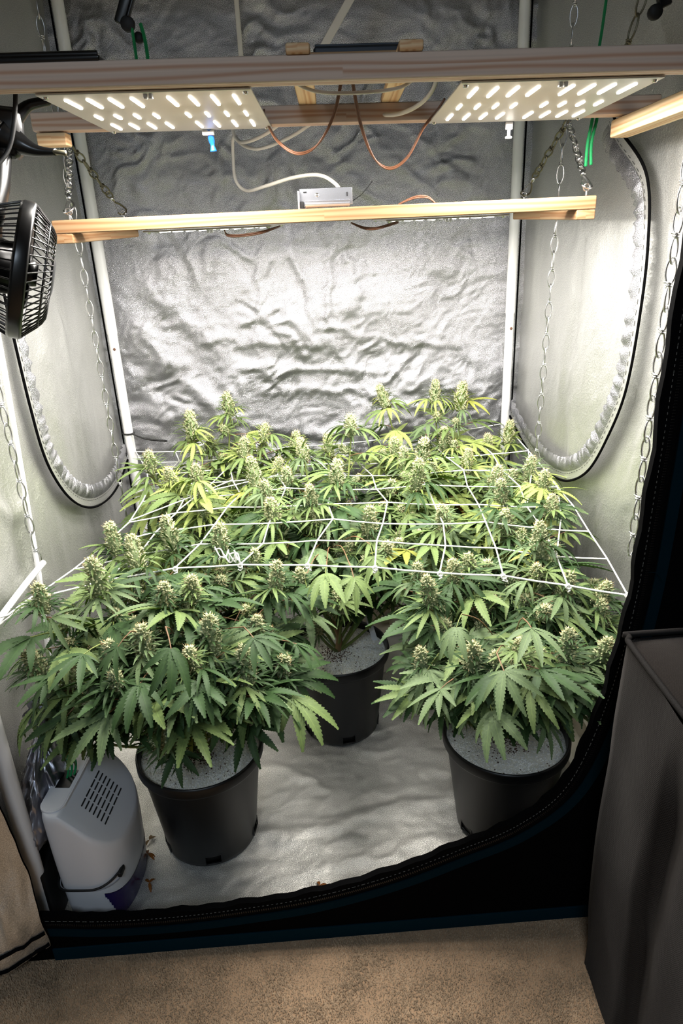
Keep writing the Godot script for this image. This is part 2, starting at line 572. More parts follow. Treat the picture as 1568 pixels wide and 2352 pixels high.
func build_room() -> void:
	# the plain room the tent stands in, behind and around the camera
	mat("room_paint", Color(0.62, 0.60, 0.57), 0.9)
	for q in [["wall_room_left", Vector3(-2.25, 1.2, 0.5), Vector3(0.1, 2.5, 4.4), "plain room wall far to the side of the fan"], ["wall_room_right", Vector3(2.25, 1.2, 0.5), Vector3(0.1, 2.5, 4.4), "plain room wall far beyond the sofa"], ["wall_room_back", Vector3(0, 1.2, -1.65), Vector3(4.6, 2.5, 0.1), "plain room wall behind the tent"], ["wall_room_front", Vector3(0, 1.2, 2.65), Vector3(4.6, 2.5, 0.1), "plain room wall facing the open tent"], ["ceiling_room", Vector3(0, 2.45, 0.5), Vector3(4.6, 0.1, 4.4), "plain room ceiling above the tent"], ["floor_room", Vector3(0, -0.08, 0.5), Vector3(4.6, 0.1, 4.4), "bare floor under the carpet"]]:
		var s := Shape.new()
		s.box(q[1], q[2], 0.002)
		struct(q[0], s.mesh(), M.room_paint, q[3], "wall" if "wall" in q[0] else "ceiling" if "ceil" in q[0] else "floor")


func build_front() -> void:
	# edge of the zipped opening, from high beside the pole's far side down and across to the near pole
	var e := spline([Vector2(0.478, 2.0), Vector2(0.476, 1.5), Vector2(0.472, 1.19), Vector2(0.468, 0.9), Vector2(0.459, 0.665), Vector2(0.43, 0.47), Vector2(0.381, 0.318), Vector2(0.30, 0.238), Vector2(0.197, 0.190), Vector2(0.07, 0.138), Vector2(-0.073, 0.100), Vector2(-0.21, 0.084), Vector2(-0.335, 0.077), Vector2(-0.46, 0.080), Vector2(-0.555, 0.092), Vector2(-0.625, 0.10)], 8)
	var poly := PackedVector2Array(e)
	poly.append(Vector2(-0.625, -0.018))
	poly.append(Vector2(0.645, -0.018))
	poly.append(Vector2(0.645, 2.0))
	var s := Shape.new()
	s.prism(poly, 0.002, 0.008)
	var w := struct("wall_front", s.mesh(), M.black_cloth, "black cloth front panel of the tent with a curved zipped opening", "wall")
	# ribbons that follow the edge
	var strip := func(d0: float, d1: float, z: float, th: float, rag: float) -> Shape:
		var b := Shape.new()
		var pa := []
		var pb := []
		for i in e.size():
			var tg: Vector2 = (e[mini(i + 1, e.size() - 1)] - e[maxi(i - 1, 0)]).normalized()
			var out := Vector2(-tg.y, tg.x)  # away from the opening
			var j := rag * sin(i * 1.7) + rag * 0.6 * sin(i * 0.83 + 1.0)
			pa.append(e[i] + out * (d0 + j))
			pb.append(e[i] + out * d1)
		for i in e.size() - 1:
			var q := [pa[i], pa[i + 1], pb[i + 1], pb[i]]
			var f := []
			for k in q:
				f.append(Vector3(k.x, k.y, z))
			var g := []
			for k in q:
				g.append(Vector3(k.x, k.y, z - th))
			b.flat(f[0], f[1], f[2], f[3])
			b.flat(g[3], g[2], g[1], g[0])
			b.flat(g[0], g[1], f[1], f[0])
			b.flat(f[3], f[2], g[2], g[3])
		return b
	part("zipper_tape", strip.call(-0.007, 0.022, 0.011, 0.012, 0.0022).mesh(), M.black_tape, w)
	part("teal_ribbon", strip.call(0.028, 0.046, 0.0105, 0.003, 0.0).mesh(), M.teal_ribbon, w)
	var th := Shape.new()
	var st := Shape.new()
	for i in e.size() - 1:
		var tg: Vector2 = (e[i + 1] - e[i]).normalized()
		var out := Vector2(-tg.y, tg.x)
		var n := int((e[i + 1] - e[i]).length() / 0.0045) + 1
		for k in n:
			var q: Vector2 = e[i].lerp(e[i + 1], float(k) / n)
			var bs := Basis(Vector3(tg.x, tg.y, 0), Vector3(out.x, out.y, 0), Vector3(0, 0, 1))
			if e[i].y < 1.5:
				var a := q + out * 0.013
				th.box(Vector3(a.x, a.y, 0.0118), Vector3(0.0022, 0.005, 0.002), 0.0005, bs)
				if k % 2 == 0:
					var b := q + out * 0.0045
					st.box(Vector3(b.x, b.y, 0.0113), Vector3(0.0035, 0.0008, 0.001), 0.0002, bs)
	part("zipper_teeth", th.mesh(), M.black_plastic, w).set_meta("kind", "stuff")
	part("stitching", st.mesh(), M.stitch, w).set_meta("kind", "stuff")
	var h := Shape.new()
	h.box(Vector3(0.035, -0.003, 0.0095), Vector3(1.21, 0.03, 0.004), 0.001)
	part("teal_hem", h.mesh(), M.teal_ribbon, w)
	# thread end sticking out of the ribbon
	var tr := Shape.new()
	tr.tube(spline([Vector3(0.478, 0.735, 0.011), Vector3(0.487, 0.737, 0.016), Vector3(0.495, 0.731, 0.02), Vector3(0.498, 0.724, 0.022)], 4), 0.0005, 5)
	part("loose_thread", tr.mesh(), M.teal_ribbon, w)
	# the open door, folded away beside the near pole: foil inside, black piping along its hem
	var nz := noise(21, 6.0, 3)
	var dshape := func(u: float, q: float) -> Vector3:
		var y := 0.030 + q * 1.9
		var low := exp(-pow(q * 1.9 / 0.22, 2.0))
		var x := -0.585 - 0.30 * u + 0.045 * low * sin(u * PI * 0.5 + 0.4)
		var z := 0.016 + 0.02 * sin(u * 2.4) + 0.035 * low * sin(clampf(u * 1.6, 0, 1) * PI) + 0.016 * nz.get_noise_2d(u * 0.8, q * 1.4)
		return Vector3(x, y, z)
	var ds := Shape.new()
	ds.sheet(50, 160, func(u, q): return dshape.call(1.0 - u, q), Vector2(0.3, 1.9))
	var dm := ds.mesh()
	var dbk := Shape.new()
	dbk.sheet(50, 160, func(u, q): return dshape.call(u, q) - Vector3(0, 0, 0.004), Vector2(0.3, 1.9))
	dbk.into(dm)
	var door := struct("door_1", dm, [M.side_foil, M.black_cloth], "silver lined door flap folded open beside the near white pole", "tent door")
	for q in [0.004, 0.022]:
		var pp := []
		for k in 25:
			pp.append(dshape.call(k / 24.0, q) + Vector3(0, 0, 0.003))
		var ps := Shape.new()
		ps.tube(pp, 0.0035, 6)
		part("piping", ps.mesh(), M.black_tape, door)


func build_poles() -> void:
	var spots := [
		[Vector3(-0.588, 0.0, -1.19), 0.0135, "white corner pole at the far end of the fan's side wall", "corner poles of the tent"],
		[Vector3(0.588, 0.0, -1.19), 0.0125, "white corner pole tied with net cord beside the yellowish tallest buds", "corner poles of the tent"],
		[Vector3(-0.592, 0.0, -0.045), 0.0155, "thick white near corner pole beside the white dehumidifier", "corner poles of the tent"],
	]
	for q in spots:
		var t := thing("tent_pole", q[2], "pole", q[0], q[3])
		var s := Shape.new()
		var r: float = q[1]
		s.lathe([[0.0, 0.004], [r, 0.004], [r, 0.97], [r + 0.0006, 0.972]], 20)
		part("lower_tube", s.mesh(), M.pole_white, t)
		var u := Shape.new()
		u.lathe([[r + 0.0006, 0.972], [r + 0.0014, 0.976], [r + 0.0014, 1.97], [0.0, 1.97]], 20)
		part("upper_tube", u.mesh(), M.pole_white, t)
		var b := Shape.new()
		b.lathe([[0.0, 0.003], [0.003, 0.0025], [0.0042, 0.0]], 12, Transform3D(Basis(Vector3.RIGHT, PI / 2), Vector3(0.002, 0.93, r)))
		part("push_button", b.mesh(), M.copper_wire, t)
	# seam piping behind the poles
	for x in [-0.612, 0.612]:
		var s := Shape.new()
		s.tube([Vector3(x, 0.02, -1.205), Vector3(x, 1.0, -1.206), Vector3(x, 1.98, -1.205)], 0.0025, 6)
		struct("trim_1" if x < 0 else "trim_2", s.mesh(), M.black_tape, "black corner seam piping beside the far pole %s" % ("on the fan side" if x < 0 else "near the hanging green cord"), "seam")
	# slim rod along the side wall
	var s := Shape.new()
	s.tube([Vector3(-0.603, 1.98, -0.47), Vector3(-0.604, 1.3, -0.465), Vector3(-0.605, 1.016, -0.44), Vector3(-0.605, 0.612, -0.385), Vector3(-0.605, 0.3, -0.306), Vector3(-0.6, 0.03, -0.26)], 0.0052, 10)
	tag(part("side_rod", s.mesh(), M.pole_white, self), "slim white plastic rod running down the side wall past the fan", "rod")
	# upright strap and brace above the lamp, on the back wall
	s = Shape.new()
	s.box(Vector3(-0.145, 1.75, -1.165), Vector3(0.012, 0.46, 0.006), 0.002)
	tag(part("upright_strap", s.mesh(), M.white_cable, self), "pale upright strap in front of the dark foil above the lamp", "strap")
	s = Shape.new()
	s.box(Vector3(0.115, 1.70, -0.95), Vector3(0.018, 0.27, 0.005), 0.002, Basis(Vector3.BACK, -0.63))
	tag(part("slanted_strap", s.mesh(), M.white_cable, self), "pale slanted strap rising behind the dark blue power box", "strap")


func build_side_windows() -> void:
	# each side wall has a zipped panel: a gathered foil band, a flat tape and a black zip
	var rp := [Vector2(1.425, -0.61), Vector2(1.39, -0.565), Vector2(1.306, -0.43), Vector2(1.19, -0.392), Vector2(1.05, -0.392), Vector2(0.912, -0.415), Vector2(0.80, -0.475), Vector2(0.70, -0.555), Vector2(0.635, -0.66), Vector2(0.605, -0.77), Vector2(0.598, -0.90), Vector2(0.612, -1.04), Vector2(0.655, -1.205)]
	var lp := [Vector2(1.30, -0.53), Vector2(1.15, -0.525), Vector2(1.06, -0.525), Vector2(0.92, -0.532), Vector2(0.804, -0.552), Vector2(0.71, -0.61), Vector2(0.64, -0.69), Vector2(0.59, -0.79), Vector2(0.562, -0.90), Vector2(0.553, -1.0), Vector2(0.56, -1.09), Vector2(0.585, -1.20)]
	for side in [-1, 1]:
		var line := spline(lp if side < 0 else rp, 14)
		var x0: float = side * (HALF - 0.012)
		var w := Node3D.new()
		w.name = "window_1" if side < 0 else "window_2"
		add_child(w)
		tag(w, "zipped foil window panel curving down the side wall %s" % ("below the fan" if side < 0 else "beside the black front panel"), "window", "", "structure")
		var n := line.size()
		var frame := func(i: int) -> Array:
			var tg: Vector2 = (line[mini(i + 1, n - 1)] - line[maxi(i - 1, 0)]).normalized()
			return [line[i], Vector2(tg.y, -tg.x) * (1.0 if side > 0 else 1.0)]
		var band := func(i: int, d: float, lift: float) -> Vector3:
			var f: Array = frame.call(i)
			var inward: Vector2 = f[1]
			if inward.dot(Vector2(1.1, -0.9) - f[0]) < 0.0:
				inward = -inward
			var q: Vector2 = f[0] + inward * d
			return Vector3(x0 - side * lift, q.x, q.y)
		var flip: bool = side > 0
		var strip := func(d0: float, d1: float, nv: int, lift: Callable) -> Shape:
			var b := Shape.new()
			var first := 0
			for i in n:
				for j in nv + 1:
					var k := float(j) / nv
					b.p(band.call(i, lerpf(d0, d1, k), lift.call(i, k)), Vector2(i * 0.01, k * 0.05))
			for i in n - 1:
				for j in nv:
					var a := first + i * (nv + 1) + j
					if flip:
						b.quad(a, a + 1, a + nv + 2, a + nv + 1)
					else:
						b.quad(a, a + nv + 1, a + nv + 2, a + 1)
			return b
		part("flat_tape", strip.call(0.002, 0.022, 2, func(_i, _k): return 0.004).mesh(), M.side_foil, w)
		var nz := noise(90 + side, 0.16, 2)
		part("gathered_band", strip.call(0.022, 0.058, 6, func(i, k): return 0.005 + 0.008 * sin(k * PI) * (0.6 + nz.get_noise_1d(i * 3.0)) + 0.004 * k * sin(i * 1.9 + 2.0 * nz.get_noise_1d(i))).mesh(), M.foil, w)
		var zp := []
		var sp := Shape.new()
		for i in n:
			zp.append(band.call(i, -0.002, 0.006))
			if i % 2 == 0 and i < n - 1:
				sp.tube([band.call(i, 0.017, 0.0052), band.call(i + 1, 0.017, 0.0052)], 0.0006, 4)
		var z := Shape.new()
		z.tube(zp, 0.003, 6)
		part("zipper", z.mesh(), M.black_tape, w)
		part("stitching", sp.mesh(), M.black_matt, w).set_meta("kind", "stuff")


# ---------------------------------------------------------------- lamps
func strip_light(parent: Node3D, at: Vector3, size: Vector2, energy: float) -> void:
	var l := AreaLight3D.new()
	l.name = "led_light"
	l.area_size = size
	l.light_color = Color(1.0, 0.98, 0.955)
	l.light_energy = energy
	l.shadow_enabled = true
	l.set("area_range", 6.0)
	l.set("area_attenuation", 2.0)
	l.transform = Transform3D(Basis(Vector3.RIGHT, -PI / 2), at)
	parent.add_child(l, true)


func led_board(lamp: Node3D, x0: float, x1: float, z0: float, z1: float, y: float, energy: float, each: bool) -> void:
	var s := Shape.new()
	s.box(Vector3((x0 + x1) / 2, y, (z0 + z1) / 2), Vector3(x1 - x0, 0.003, z1 - z0), 0.0008)
	var b := part("led_board", s.mesh(), M.board_metal, lamp)
	var w := x1 - x0
	var d := z1 - z0
	var led := Shape.new()
	for e in [[Vector3(-0.0024, 0.0008, -0.5), Vector3(0.0024, 0.0008, -0.5), Vector3(0.0018, -0.001, -0.495), Vector3(-0.0018, -0.001, -0.495)], [Vector3(0.0024, 0.0008, 0.5), Vector3(-0.0024, 0.0008, 0.5), Vector3(-0.0018, -0.001, 0.495), Vector3(0.0018, -0.001, 0.495)], [Vector3(-0.0018, -0.001, 0.495), Vector3(-0.0018, -0.001, -0.495), Vector3(0.0018, -0.001, -0.495), Vector3(0.0018, -0.001, 0.495)], [Vector3(0.0024, 0.0008, -0.5), Vector3(0.0024, 0.0008, 0.5), Vector3(0.0018, -0.001, 0.495), Vector3(0.0018, -0.001, -0.495)], [Vector3(-0.0024, 0.0008, 0.5), Vector3(-0.0024, 0.0008, -0.5), Vector3(-0.0018, -0.001, -0.495), Vector3(-0.0018, -0.001, 0.495)]]:
		led.flat(e[0], e[1], e[2], e[3])
	var lm := led.mesh()
	for g in 2:
		for i in 4:
			var x := x0 + w * (0.10 + 0.49 * g + 0.105 * i)
			for r in 3:
				var zc: float = z1 - d * [0.19, 0.52, 0.80][r]
				var ln: float = d * [0.19, 0.10, 0.16][r]
				part("led_strip", lm, M.led, b, Transform3D(Basis().scaled(Vector3(1, 1, ln)), Vector3(x, y - 0.0024, zc)))
				if each:
					strip_light(lamp, Vector3(x, y - 0.0045, zc), Vector2(0.004, ln), energy / 24.0)
		if not each:
			for r in 3:
				strip_light(lamp, Vector3(x0 + w * (0.258 + 0.49 * g), y - 0.0045, z1 - d * [0.19, 0.52, 0.80][r]), Vector2(w * 0.33, 0.03), energy / 6.0)
	for q in [[0.03, 0.04], [0.97, 0.04], [0.03, 0.96], [0.97, 0.96]]:
		var k := Shape.new()
		k.lathe([[0.0, -0.003], [0.003, -0.0028], [0.0042, 0.0]], 10, Transform3D(Basis(), Vector3(x0 + w * q[0], y - 0.0016, z0 + d * q[1])))
		part("screw", k.mesh(), M.steel, b)
	var cn := Shape.new()
	for j in 2:
		cn.box(Vector3(x0 + w * 0.5 + j * 0.007, y - 0.004, z1 - 0.012), Vector3(0.005, 0.006, 0.008), 0.001)
	part("connector", cn.mesh(), M.white_plastic, b)


func beam(called: String, lamp: Node3D, at: Vector3, length: float, h: float, d: float, m: Material, along_z := false) -> void:
	var s := Shape.new()
	s.box(Vector3.ZERO, Vector3(length, h, d), 0.002)
	part(called, s.mesh(), m, lamp, Transform3D(Basis(Vector3.UP, PI / 2) if along_z else Basis(), at))


func build_lamps() -> void:
	# upper lamp: hangs a little askew
	var bx := Vector3(0.878, -0.014, 0.039).normalized()
	var bz := Vector3(0.0, 0.010, 0.364)
	var by := bz.cross(bx).normalized()
	var up := thing("grow_lamp", "upper timber framed grow lamp with two glowing white boards", "lamp", Vector3(0.053, 1.414, -0.093), "timber framed grow lamps", Basis(bx, by, bx.cross(by)))
	beam("front_rail", up, Vector3(-0.01, 0.0165, 0.006), 1.10, 0.029, 0.030, M.dark_pine)
	beam("rear_rail", up, Vector3(0.0, 0.0165, -0.336), 1.07, 0.029, 0.030, M.dark_pine)
	beam("side_rail", up, Vector3(0.487, -0.014, -0.17), 0.40, 0.028, 0.034, M.pine, true)
	beam("end_block", up, Vector3(-0.505, -0.010, -0.336), 0.05, 0.020, 0.030, M.pine)
	for x in [-0.065, 0.075]:
		beam("cross_bar", up, Vector3(x, 0.037, -0.16), 0.37, 0.012, 0.030, M.pine, true)
	led_board(up, -0.405, -0.128, -0.336, -0.002, 0.0, 0.62, true)
	led_board(up, 0.142, 0.404, -0.336, -0.002, 0.0, 0.62, true)
	var s := Shape.new()
	s.box(Vector3(0.008, 0.0455, -0.10), Vector3(0.15, 0.005, 0.10), 0.001)
	part("mounting_plate", s.mesh(), M.pale_pine, up)
	s = Shape.new()
	s.box(Vector3(0.018, 0.067, -0.22), Vector3(0.135, 0.034, 0.08), 0.004)
	for k in 6:
		s.box(Vector3(0.018, 0.086, -0.245 + 0.01 * k), Vector3(0.13, 0.005, 0.003), 0.0006)
	for x in [-0.068, 0.107]:
		s.box(Vector3(x, 0.052, -0.22), Vector3(0.026, 0.010, 0.06), 0.002)
	part("power_box", s.mesh(), M.driver_blue, up)
	# white loop under the plate and round to the rear, brown twin flex to each board
	s = Shape.new()
	s.tube(spline([Vector3(-0.085, 0.04, -0.05), Vector3(-0.075, 0.018, -0.06), Vector3(-0.045, 0.006, -0.07), Vector3(0.01, 0.003, -0.07), Vector3(0.07, 0.008, -0.07), Vector3(0.092, 0.024, -0.06), Vector3(0.095, 0.05, -0.05)], 6), 0.0024, 8)
	part("white_cable", s.mesh(), M.white_cable, up)
	s = Shape.new()
	s.tube(spline([Vector3(0.12, 0.07, -0.17), Vector3(0.135, 0.04, -0.18), Vector3(0.12, 0.015, -0.22), Vector3(0.085, 0.008, -0.29), Vector3(0.04, 0.02, -0.36)], 6), 0.0034, 8)
	part("white_cable", s.mesh(), M.white_cable, up)
	s = Shape.new()
	for o in [0.0, 0.0026]:
		s.tube(spline([Vector3(-0.005 - o, 0.06, -0.27), Vector3(-0.02 - o, 0.01, -0.30), Vector3(-0.05 - o, -0.03 - o, -0.32), Vector3(-0.085, -0.042 - o, -0.32), Vector3(-0.118, -0.022 - o, -0.325), Vector3(-0.134, 0.006 - o, -0.30), Vector3(-0.132, 0.012, -0.24)], 8), 0.0017, 6)
	part("brown_flex", s.mesh(), M.copper_wire, up)
	s = Shape.new()
	for o in [0.0, 0.0026]:
		s.tube(spline([Vector3(0.008 + o, 0.06, -0.27), Vector3(0.022 + o, 0.0, -0.31), Vector3(0.045 + o, -0.05 - o, -0.33), Vector3(0.075, -0.068 - o, -0.335), Vector3(0.105, -0.052 - o, -0.33), Vector3(0.13, -0.01 - o, -0.31), Vector3(0.15, 0.012 - o, -0.29), Vector3(0.155, 0.02, -0.24)], 8), 0.0017, 6)
	part("brown_flex", s.mesh(), M.copper_wire, up)
	# blue clip and white clip at the boards' far edges
	s = Shape.new()
	s.tube(spline([Vector3(-0.236, 0.0, -0.330), Vector3(-0.235, -0.012, -0.338), Vector3(-0.234, -0.022, -0.342), Vector3(-0.233, -0.034, -0.343)], 4), [0.004, 0.004, 0.004, 0.004, 0.0055, 0.0055, 0.0055, 0.005, 0.004, 0.0035, 0.0045, 0.0055, 0.006], 10)
	part("blue_plug", s.mesh(), M.blue_plastic, up)
	s = Shape.new()
	s.box(Vector3(-0.238, -0.006, -0.332), Vector3(0.02, 0.008, 0.008), 0.001)
	part("white_plug", s.mesh(), M.white_plastic, up)
	s = Shape.new()
	s.box(Vector3(0.282, -0.008, -0.338), Vector3(0.012, 0.012, 0.006), 0.001)
	s.box(Vector3(0.282, -0.019, -0.338), Vector3(0.005, 0.012, 0.005), 0.001)
	s.box(Vector3(0.282, -0.026, -0.338), Vector3(0.011, 0.004, 0.006), 0.001)
	part("white_plug", s.mesh(), M.white_plastic, up)
	# lower lamp
	var lo := thing("grow_lamp", "lower timber framed grow lamp hung level with the fan on snap hooks", "lamp", Vector3(0.024, 1.252, -0.472), "timber framed grow lamps", Basis(Vector3.UP, -0.039))
	beam("front_rail", lo, Vector3(0, 0.012, 0), 1.0, 0.023, 0.035, M.pale_pine)
	beam("rear_rail", lo, Vector3(0, 0.012, -0.45), 1.0, 0.023, 0.035, M.pale_pine)
	beam("side_rail", lo, Vector3(-0.482, -0.0085, -0.225), 0.485, 0.017, 0.035, M.pale_pine, true)
	beam("side_rail", lo, Vector3(0.482, -0.0085, -0.225), 0.485, 0.017, 0.035, M.pale_pine, true)
	led_board(lo, -0.34, -0.10, -0.45, 0.0, -0.003, 0.52, false)
	led_board(lo, 0.115, 0.345, -0.45, 0.0, -0.003, 0.52, false)
	for eye in [[-0.47, 0.0], [-0.49, -0.45], [0.485, 0.0], [0.485, -0.45]]:
		for z in [eye[1]]:
			var x: float = eye[0]
			s = Shape.new()
			s.tube([Vector3(x, 0.02, z), Vector3(x, 0.032, z)], 0.0016, 6)
			var ring := []
			for k in 12:
				ring.append(Vector3(x + 0.006 * sin(TAU * k / 12), 0.038 - 0.006 * cos(TAU * k / 12), z))
			s.tube(ring, 0.0015, 6, true)
			part("eye_screw", s.mesh(), M.steel, lo)
	s = Shape.new()
	s.box(Vector3(0.005, 0.043, -0.035), Vector3(0.098, 0.030, 0.045), 0.001)
	s.box(Vector3(-0.046, 0.038, -0.03), Vector3(0.004, 0.034, 0.05), 0.0008)
	part("driver_case", s.mesh(), M.driver_silver, lo)
	s = Shape.new()
	s.tube([Vector3(-0.034, 0.031, -0.008), Vector3(0.048, 0.031, -0.008)], 0.006, 14)
	part("driver_tube", s.mesh(), M.driver_silver, lo)
	s = Shape.new()
	s.box(Vector3(-0.034, 0.052, -0.0115), Vector3(0.006, 0.002, 0.001), 0.0002)
	part("case_slot", s.mesh(), M.black_matt, lo)
	s = Shape.new()
	s.box(Vector3(0.044, 0.046, -0.0115), Vector3(0.002, 0.007, 0.001), 0.0002)
	part("case_slot", s.mesh(), M.black_matt, lo)
	s = Shape.new()
	s.box(Vector3(-0.041, 0.031, -0.010), Vector3(0.008, 0.011, 0.004), 0.0005)
	part("terminal", s.mesh(), M.black_matt, lo)
	s = Shape.new()
	s.tube(spline([Vector3(0.054, 0.034, -0.02), Vector3(0.072, 0.045, -0.02), Vector3(0.092, 0.066, -0.02)], 4), 0.0008, 5)
	part("loose_wire", s.mesh(), M.black_matt, lo)
	s = Shape.new()
	s.lathe([[0.0, 0.002], [0.003, 0.0015], [0.0042, 0.0]], 12, Transform3D(Basis(Vector3.RIGHT, PI / 2), Vector3(-0.012, 0.046, -0.0122)))
	part("driver_screw", s.mesh(), M.steel, lo)
	s = Shape.new()
	for o in [0.0, 0.0026]:
		s.tube(spline([Vector3(-0.19, -0.006, -0.02), Vector3(-0.185, -0.014 - o, -0.015), Vector3(-0.16, -0.016 - o, -0.01), Vector3(-0.12, -0.012 - o, -0.01), Vector3(-0.085, -0.004, -0.03)], 6), 0.0016, 6)
	part("brown_flex", s.mesh(), M.copper_wire, lo)
	s = Shape.new()
	for o in [0.0, 0.0026]:
		s.tube(spline([Vector3(0.05, -0.004, -0.03), Vector3(0.075, -0.013 - o, -0.02), Vector3(0.10, -0.014 - o, -0.015), Vector3(0.14, -0.005 - o, -0.03)], 6), 0.0016, 6)
	part("brown_flex", s.mesh(), M.copper_wire, lo)
	s = Shape.new()
	for o in [0.0, 0.0026]:
		s.tube(spline([Vector3(0.14, 0.024, -0.03), Vector3(0.17, 0.036 - o, -0.03), Vector3(0.195, 0.036 - o, -0.03), Vector3(0.21, 0.024, -0.03)], 6), 0.0016, 6)
	part("brown_flex", s.mesh(), M.copper_wire, lo)
	# white mains cable from the upper lamp down to the lower driver
	s = Shape.new()
	s.tube(spline([Vector3(-0.03, 1.43, -0.50), Vector3(-0.08, 1.408, -0.56), Vector3(-0.13, 1.41, -0.70), Vector3(-0.155, 1.43, -0.80), Vector3(-0.163, 1.39, -0.84), Vector3(-0.160, 1.345, -0.82), Vector3(-0.135, 1.322, -0.78), Vector3(-0.09, 1.325, -0.68), Vector3(-0.03, 1.335, -0.60), Vector3(0.02, 1.335, -0.55), Vector3(0.05, 1.318, -0.53), Vector3(0.06, 1.30, -0.52)], 8), 0.0036, 8)
	s.tube(spline([Vector3(-0.155, 1.455, -0.78), Vector3(-0.145, 1.42, -0.76), Vector3(-0.10, 1.395, -0.68), Vector3(-0.03, 1.405, -0.58), Vector3(0.03, 1.43, -0.50)], 8), 0.0035, 8)
	tag(part("mains_cable", s.mesh(), M.white_cable, self), "white mains cable looping down from the upper lamp to the silver driver", "cable")
	# black bar lying on the front rail
	s = Shape.new()
	s.box(Vector3.ZERO, Vector3(0.19, 0.007, 0.026), 0.003)
	s.tube([Vector3(-0.095, 0.005, 0.008), Vector3(0.092, 0.005, 0.008)], 0.004, 8)
	tag(part("power_strip", s.mesh(), M.black_plastic, self, Transform3D(Basis(bx, by, bx.cross(by)), Vector3(-0.352, 1.4545, -0.104))), "long black power strip lying on the upper timber rail above the fan", "power strip")


# ---------------------------------------------------------------- chains, hooks and cords
func link_mesh(wire := 0.0017, half := 0.041, wide := 0.0085) -> ArrayMesh:
	var s := Shape.new()
	for k in 2:
		var ring := []
		for i in 16:
			var a := TAU * i / 16
			var y := half * 0.5 + (half * 0.5) * cos(a)
			var x := wide * 0.85 * sin(a) * (0.8 + 0.25 * absf(sin(a)))
			ring.append(Vector3(x, y, 0) if k == 0 else Vector3(0, -y, x))
		s.tube(ring, wire, 6, true)
	var coil := []
	for i in 21:
		var a := TAU * i / 10.0
		coil.append(Vector3(wire * 2.3 * cos(a), (i - 10) * wire * 0.22, wire * 2.3 * sin(a)))
	s.tube(coil, wire * 0.95, 5)
	s.tube([Vector3(wire * 1.8, wire * 1.6, 0), Vector3(wire * 4.6, wire * 1.9, 0)], wire * 0.9, 5)
	return s.mesh()


func chain(label: String, a: Vector3, b: Vector3, lm: ArrayMesh, m: Material, group: String, turn := 0.0) -> void:
	var t := thing("hanging_chain", label, "chain", a, group)
	var d := b - a
	var n := int(round(d.length() / 0.0745))
	var bs := facing(-d) * Basis(Vector3.UP, turn)
	for i in n:
		part("link", lm, m, t, Transform3D(bs * Basis(Vector3.UP, rng.randf_range(-0.25, 0.25)), d * ((i + 0.5) / n)))


func hook_leg(label: String, a: Vector3, b: Vector3, lm: ArrayMesh, m: Material) -> void:
	var t := thing("snap_hook", label, "snap hook", b, "snap hooks that carry the lower lamp")
	var d := (a - b)
	var L := d.length()
	var bs := facing(d, Vector3.BACK)
	# hook body: a bent wire with its gate, a swivel barrel and eye, then links up to the fork
	var s := Shape.new()
	var w := []
	for q in [Vector2(0.001, 0.052), Vector2(0.0, 0.045), Vector2(-0.006, 0.034), Vector2(-0.0105, 0.018), Vector2(-0.011, 0.008), Vector2(-0.006, 0.0), Vector2(0.002, -0.002), Vector2(0.008, 0.002), Vector2(0.0095, 0.009)]:
		w.append(Vector3(q.x, q.y, 0))
	s.tube(spline(w, 4), 0.0022, 8)
	part("hook", s.mesh(), m, t, Transform3D(bs, Vector3.ZERO))
	s = Shape.new()
	s.tube([Vector3(0.0085, 0.008, 0), Vector3(0.003, 0.044, 0)], 0.0009, 6)
	part("gate", s.mesh(), M.steel, t, Transform3D(bs, Vector3.ZERO))
	s = Shape.new()
	s.lathe([[0.0, 0.048], [0.0042, 0.048], [0.0048, 0.052], [0.0048, 0.06], [0.0036, 0.062], [0.0, 0.063]], 12)
	part("swivel", s.mesh(), M.steel, t, Transform3D(bs, Vector3.ZERO))
	s = Shape.new()
	var ring := []
	for k in 14:
		ring.append(Vector3(0.0068 * sin(TAU * k / 14), 0.0725 - 0.0115 * cos(TAU * k / 14), 0))
	s.tube(ring, 0.002, 6, true)
	part("swivel_eye", s.mesh(), m, t, Transform3D(bs, Vector3.ZERO))
	var y := 0.078
	var n := int(ceil((L - y) / 0.06))
	for i in n:
		part("link", lm, m, t, Transform3D(bs * Basis(Vector3.UP, PI / 2 + rng.randf_range(-0.3, 0.3)), bs.y * (y + (L - y) * (i + 0.5) / n)).scaled_local(Vector3(1, (L - y) / n / 0.0745, 1)))


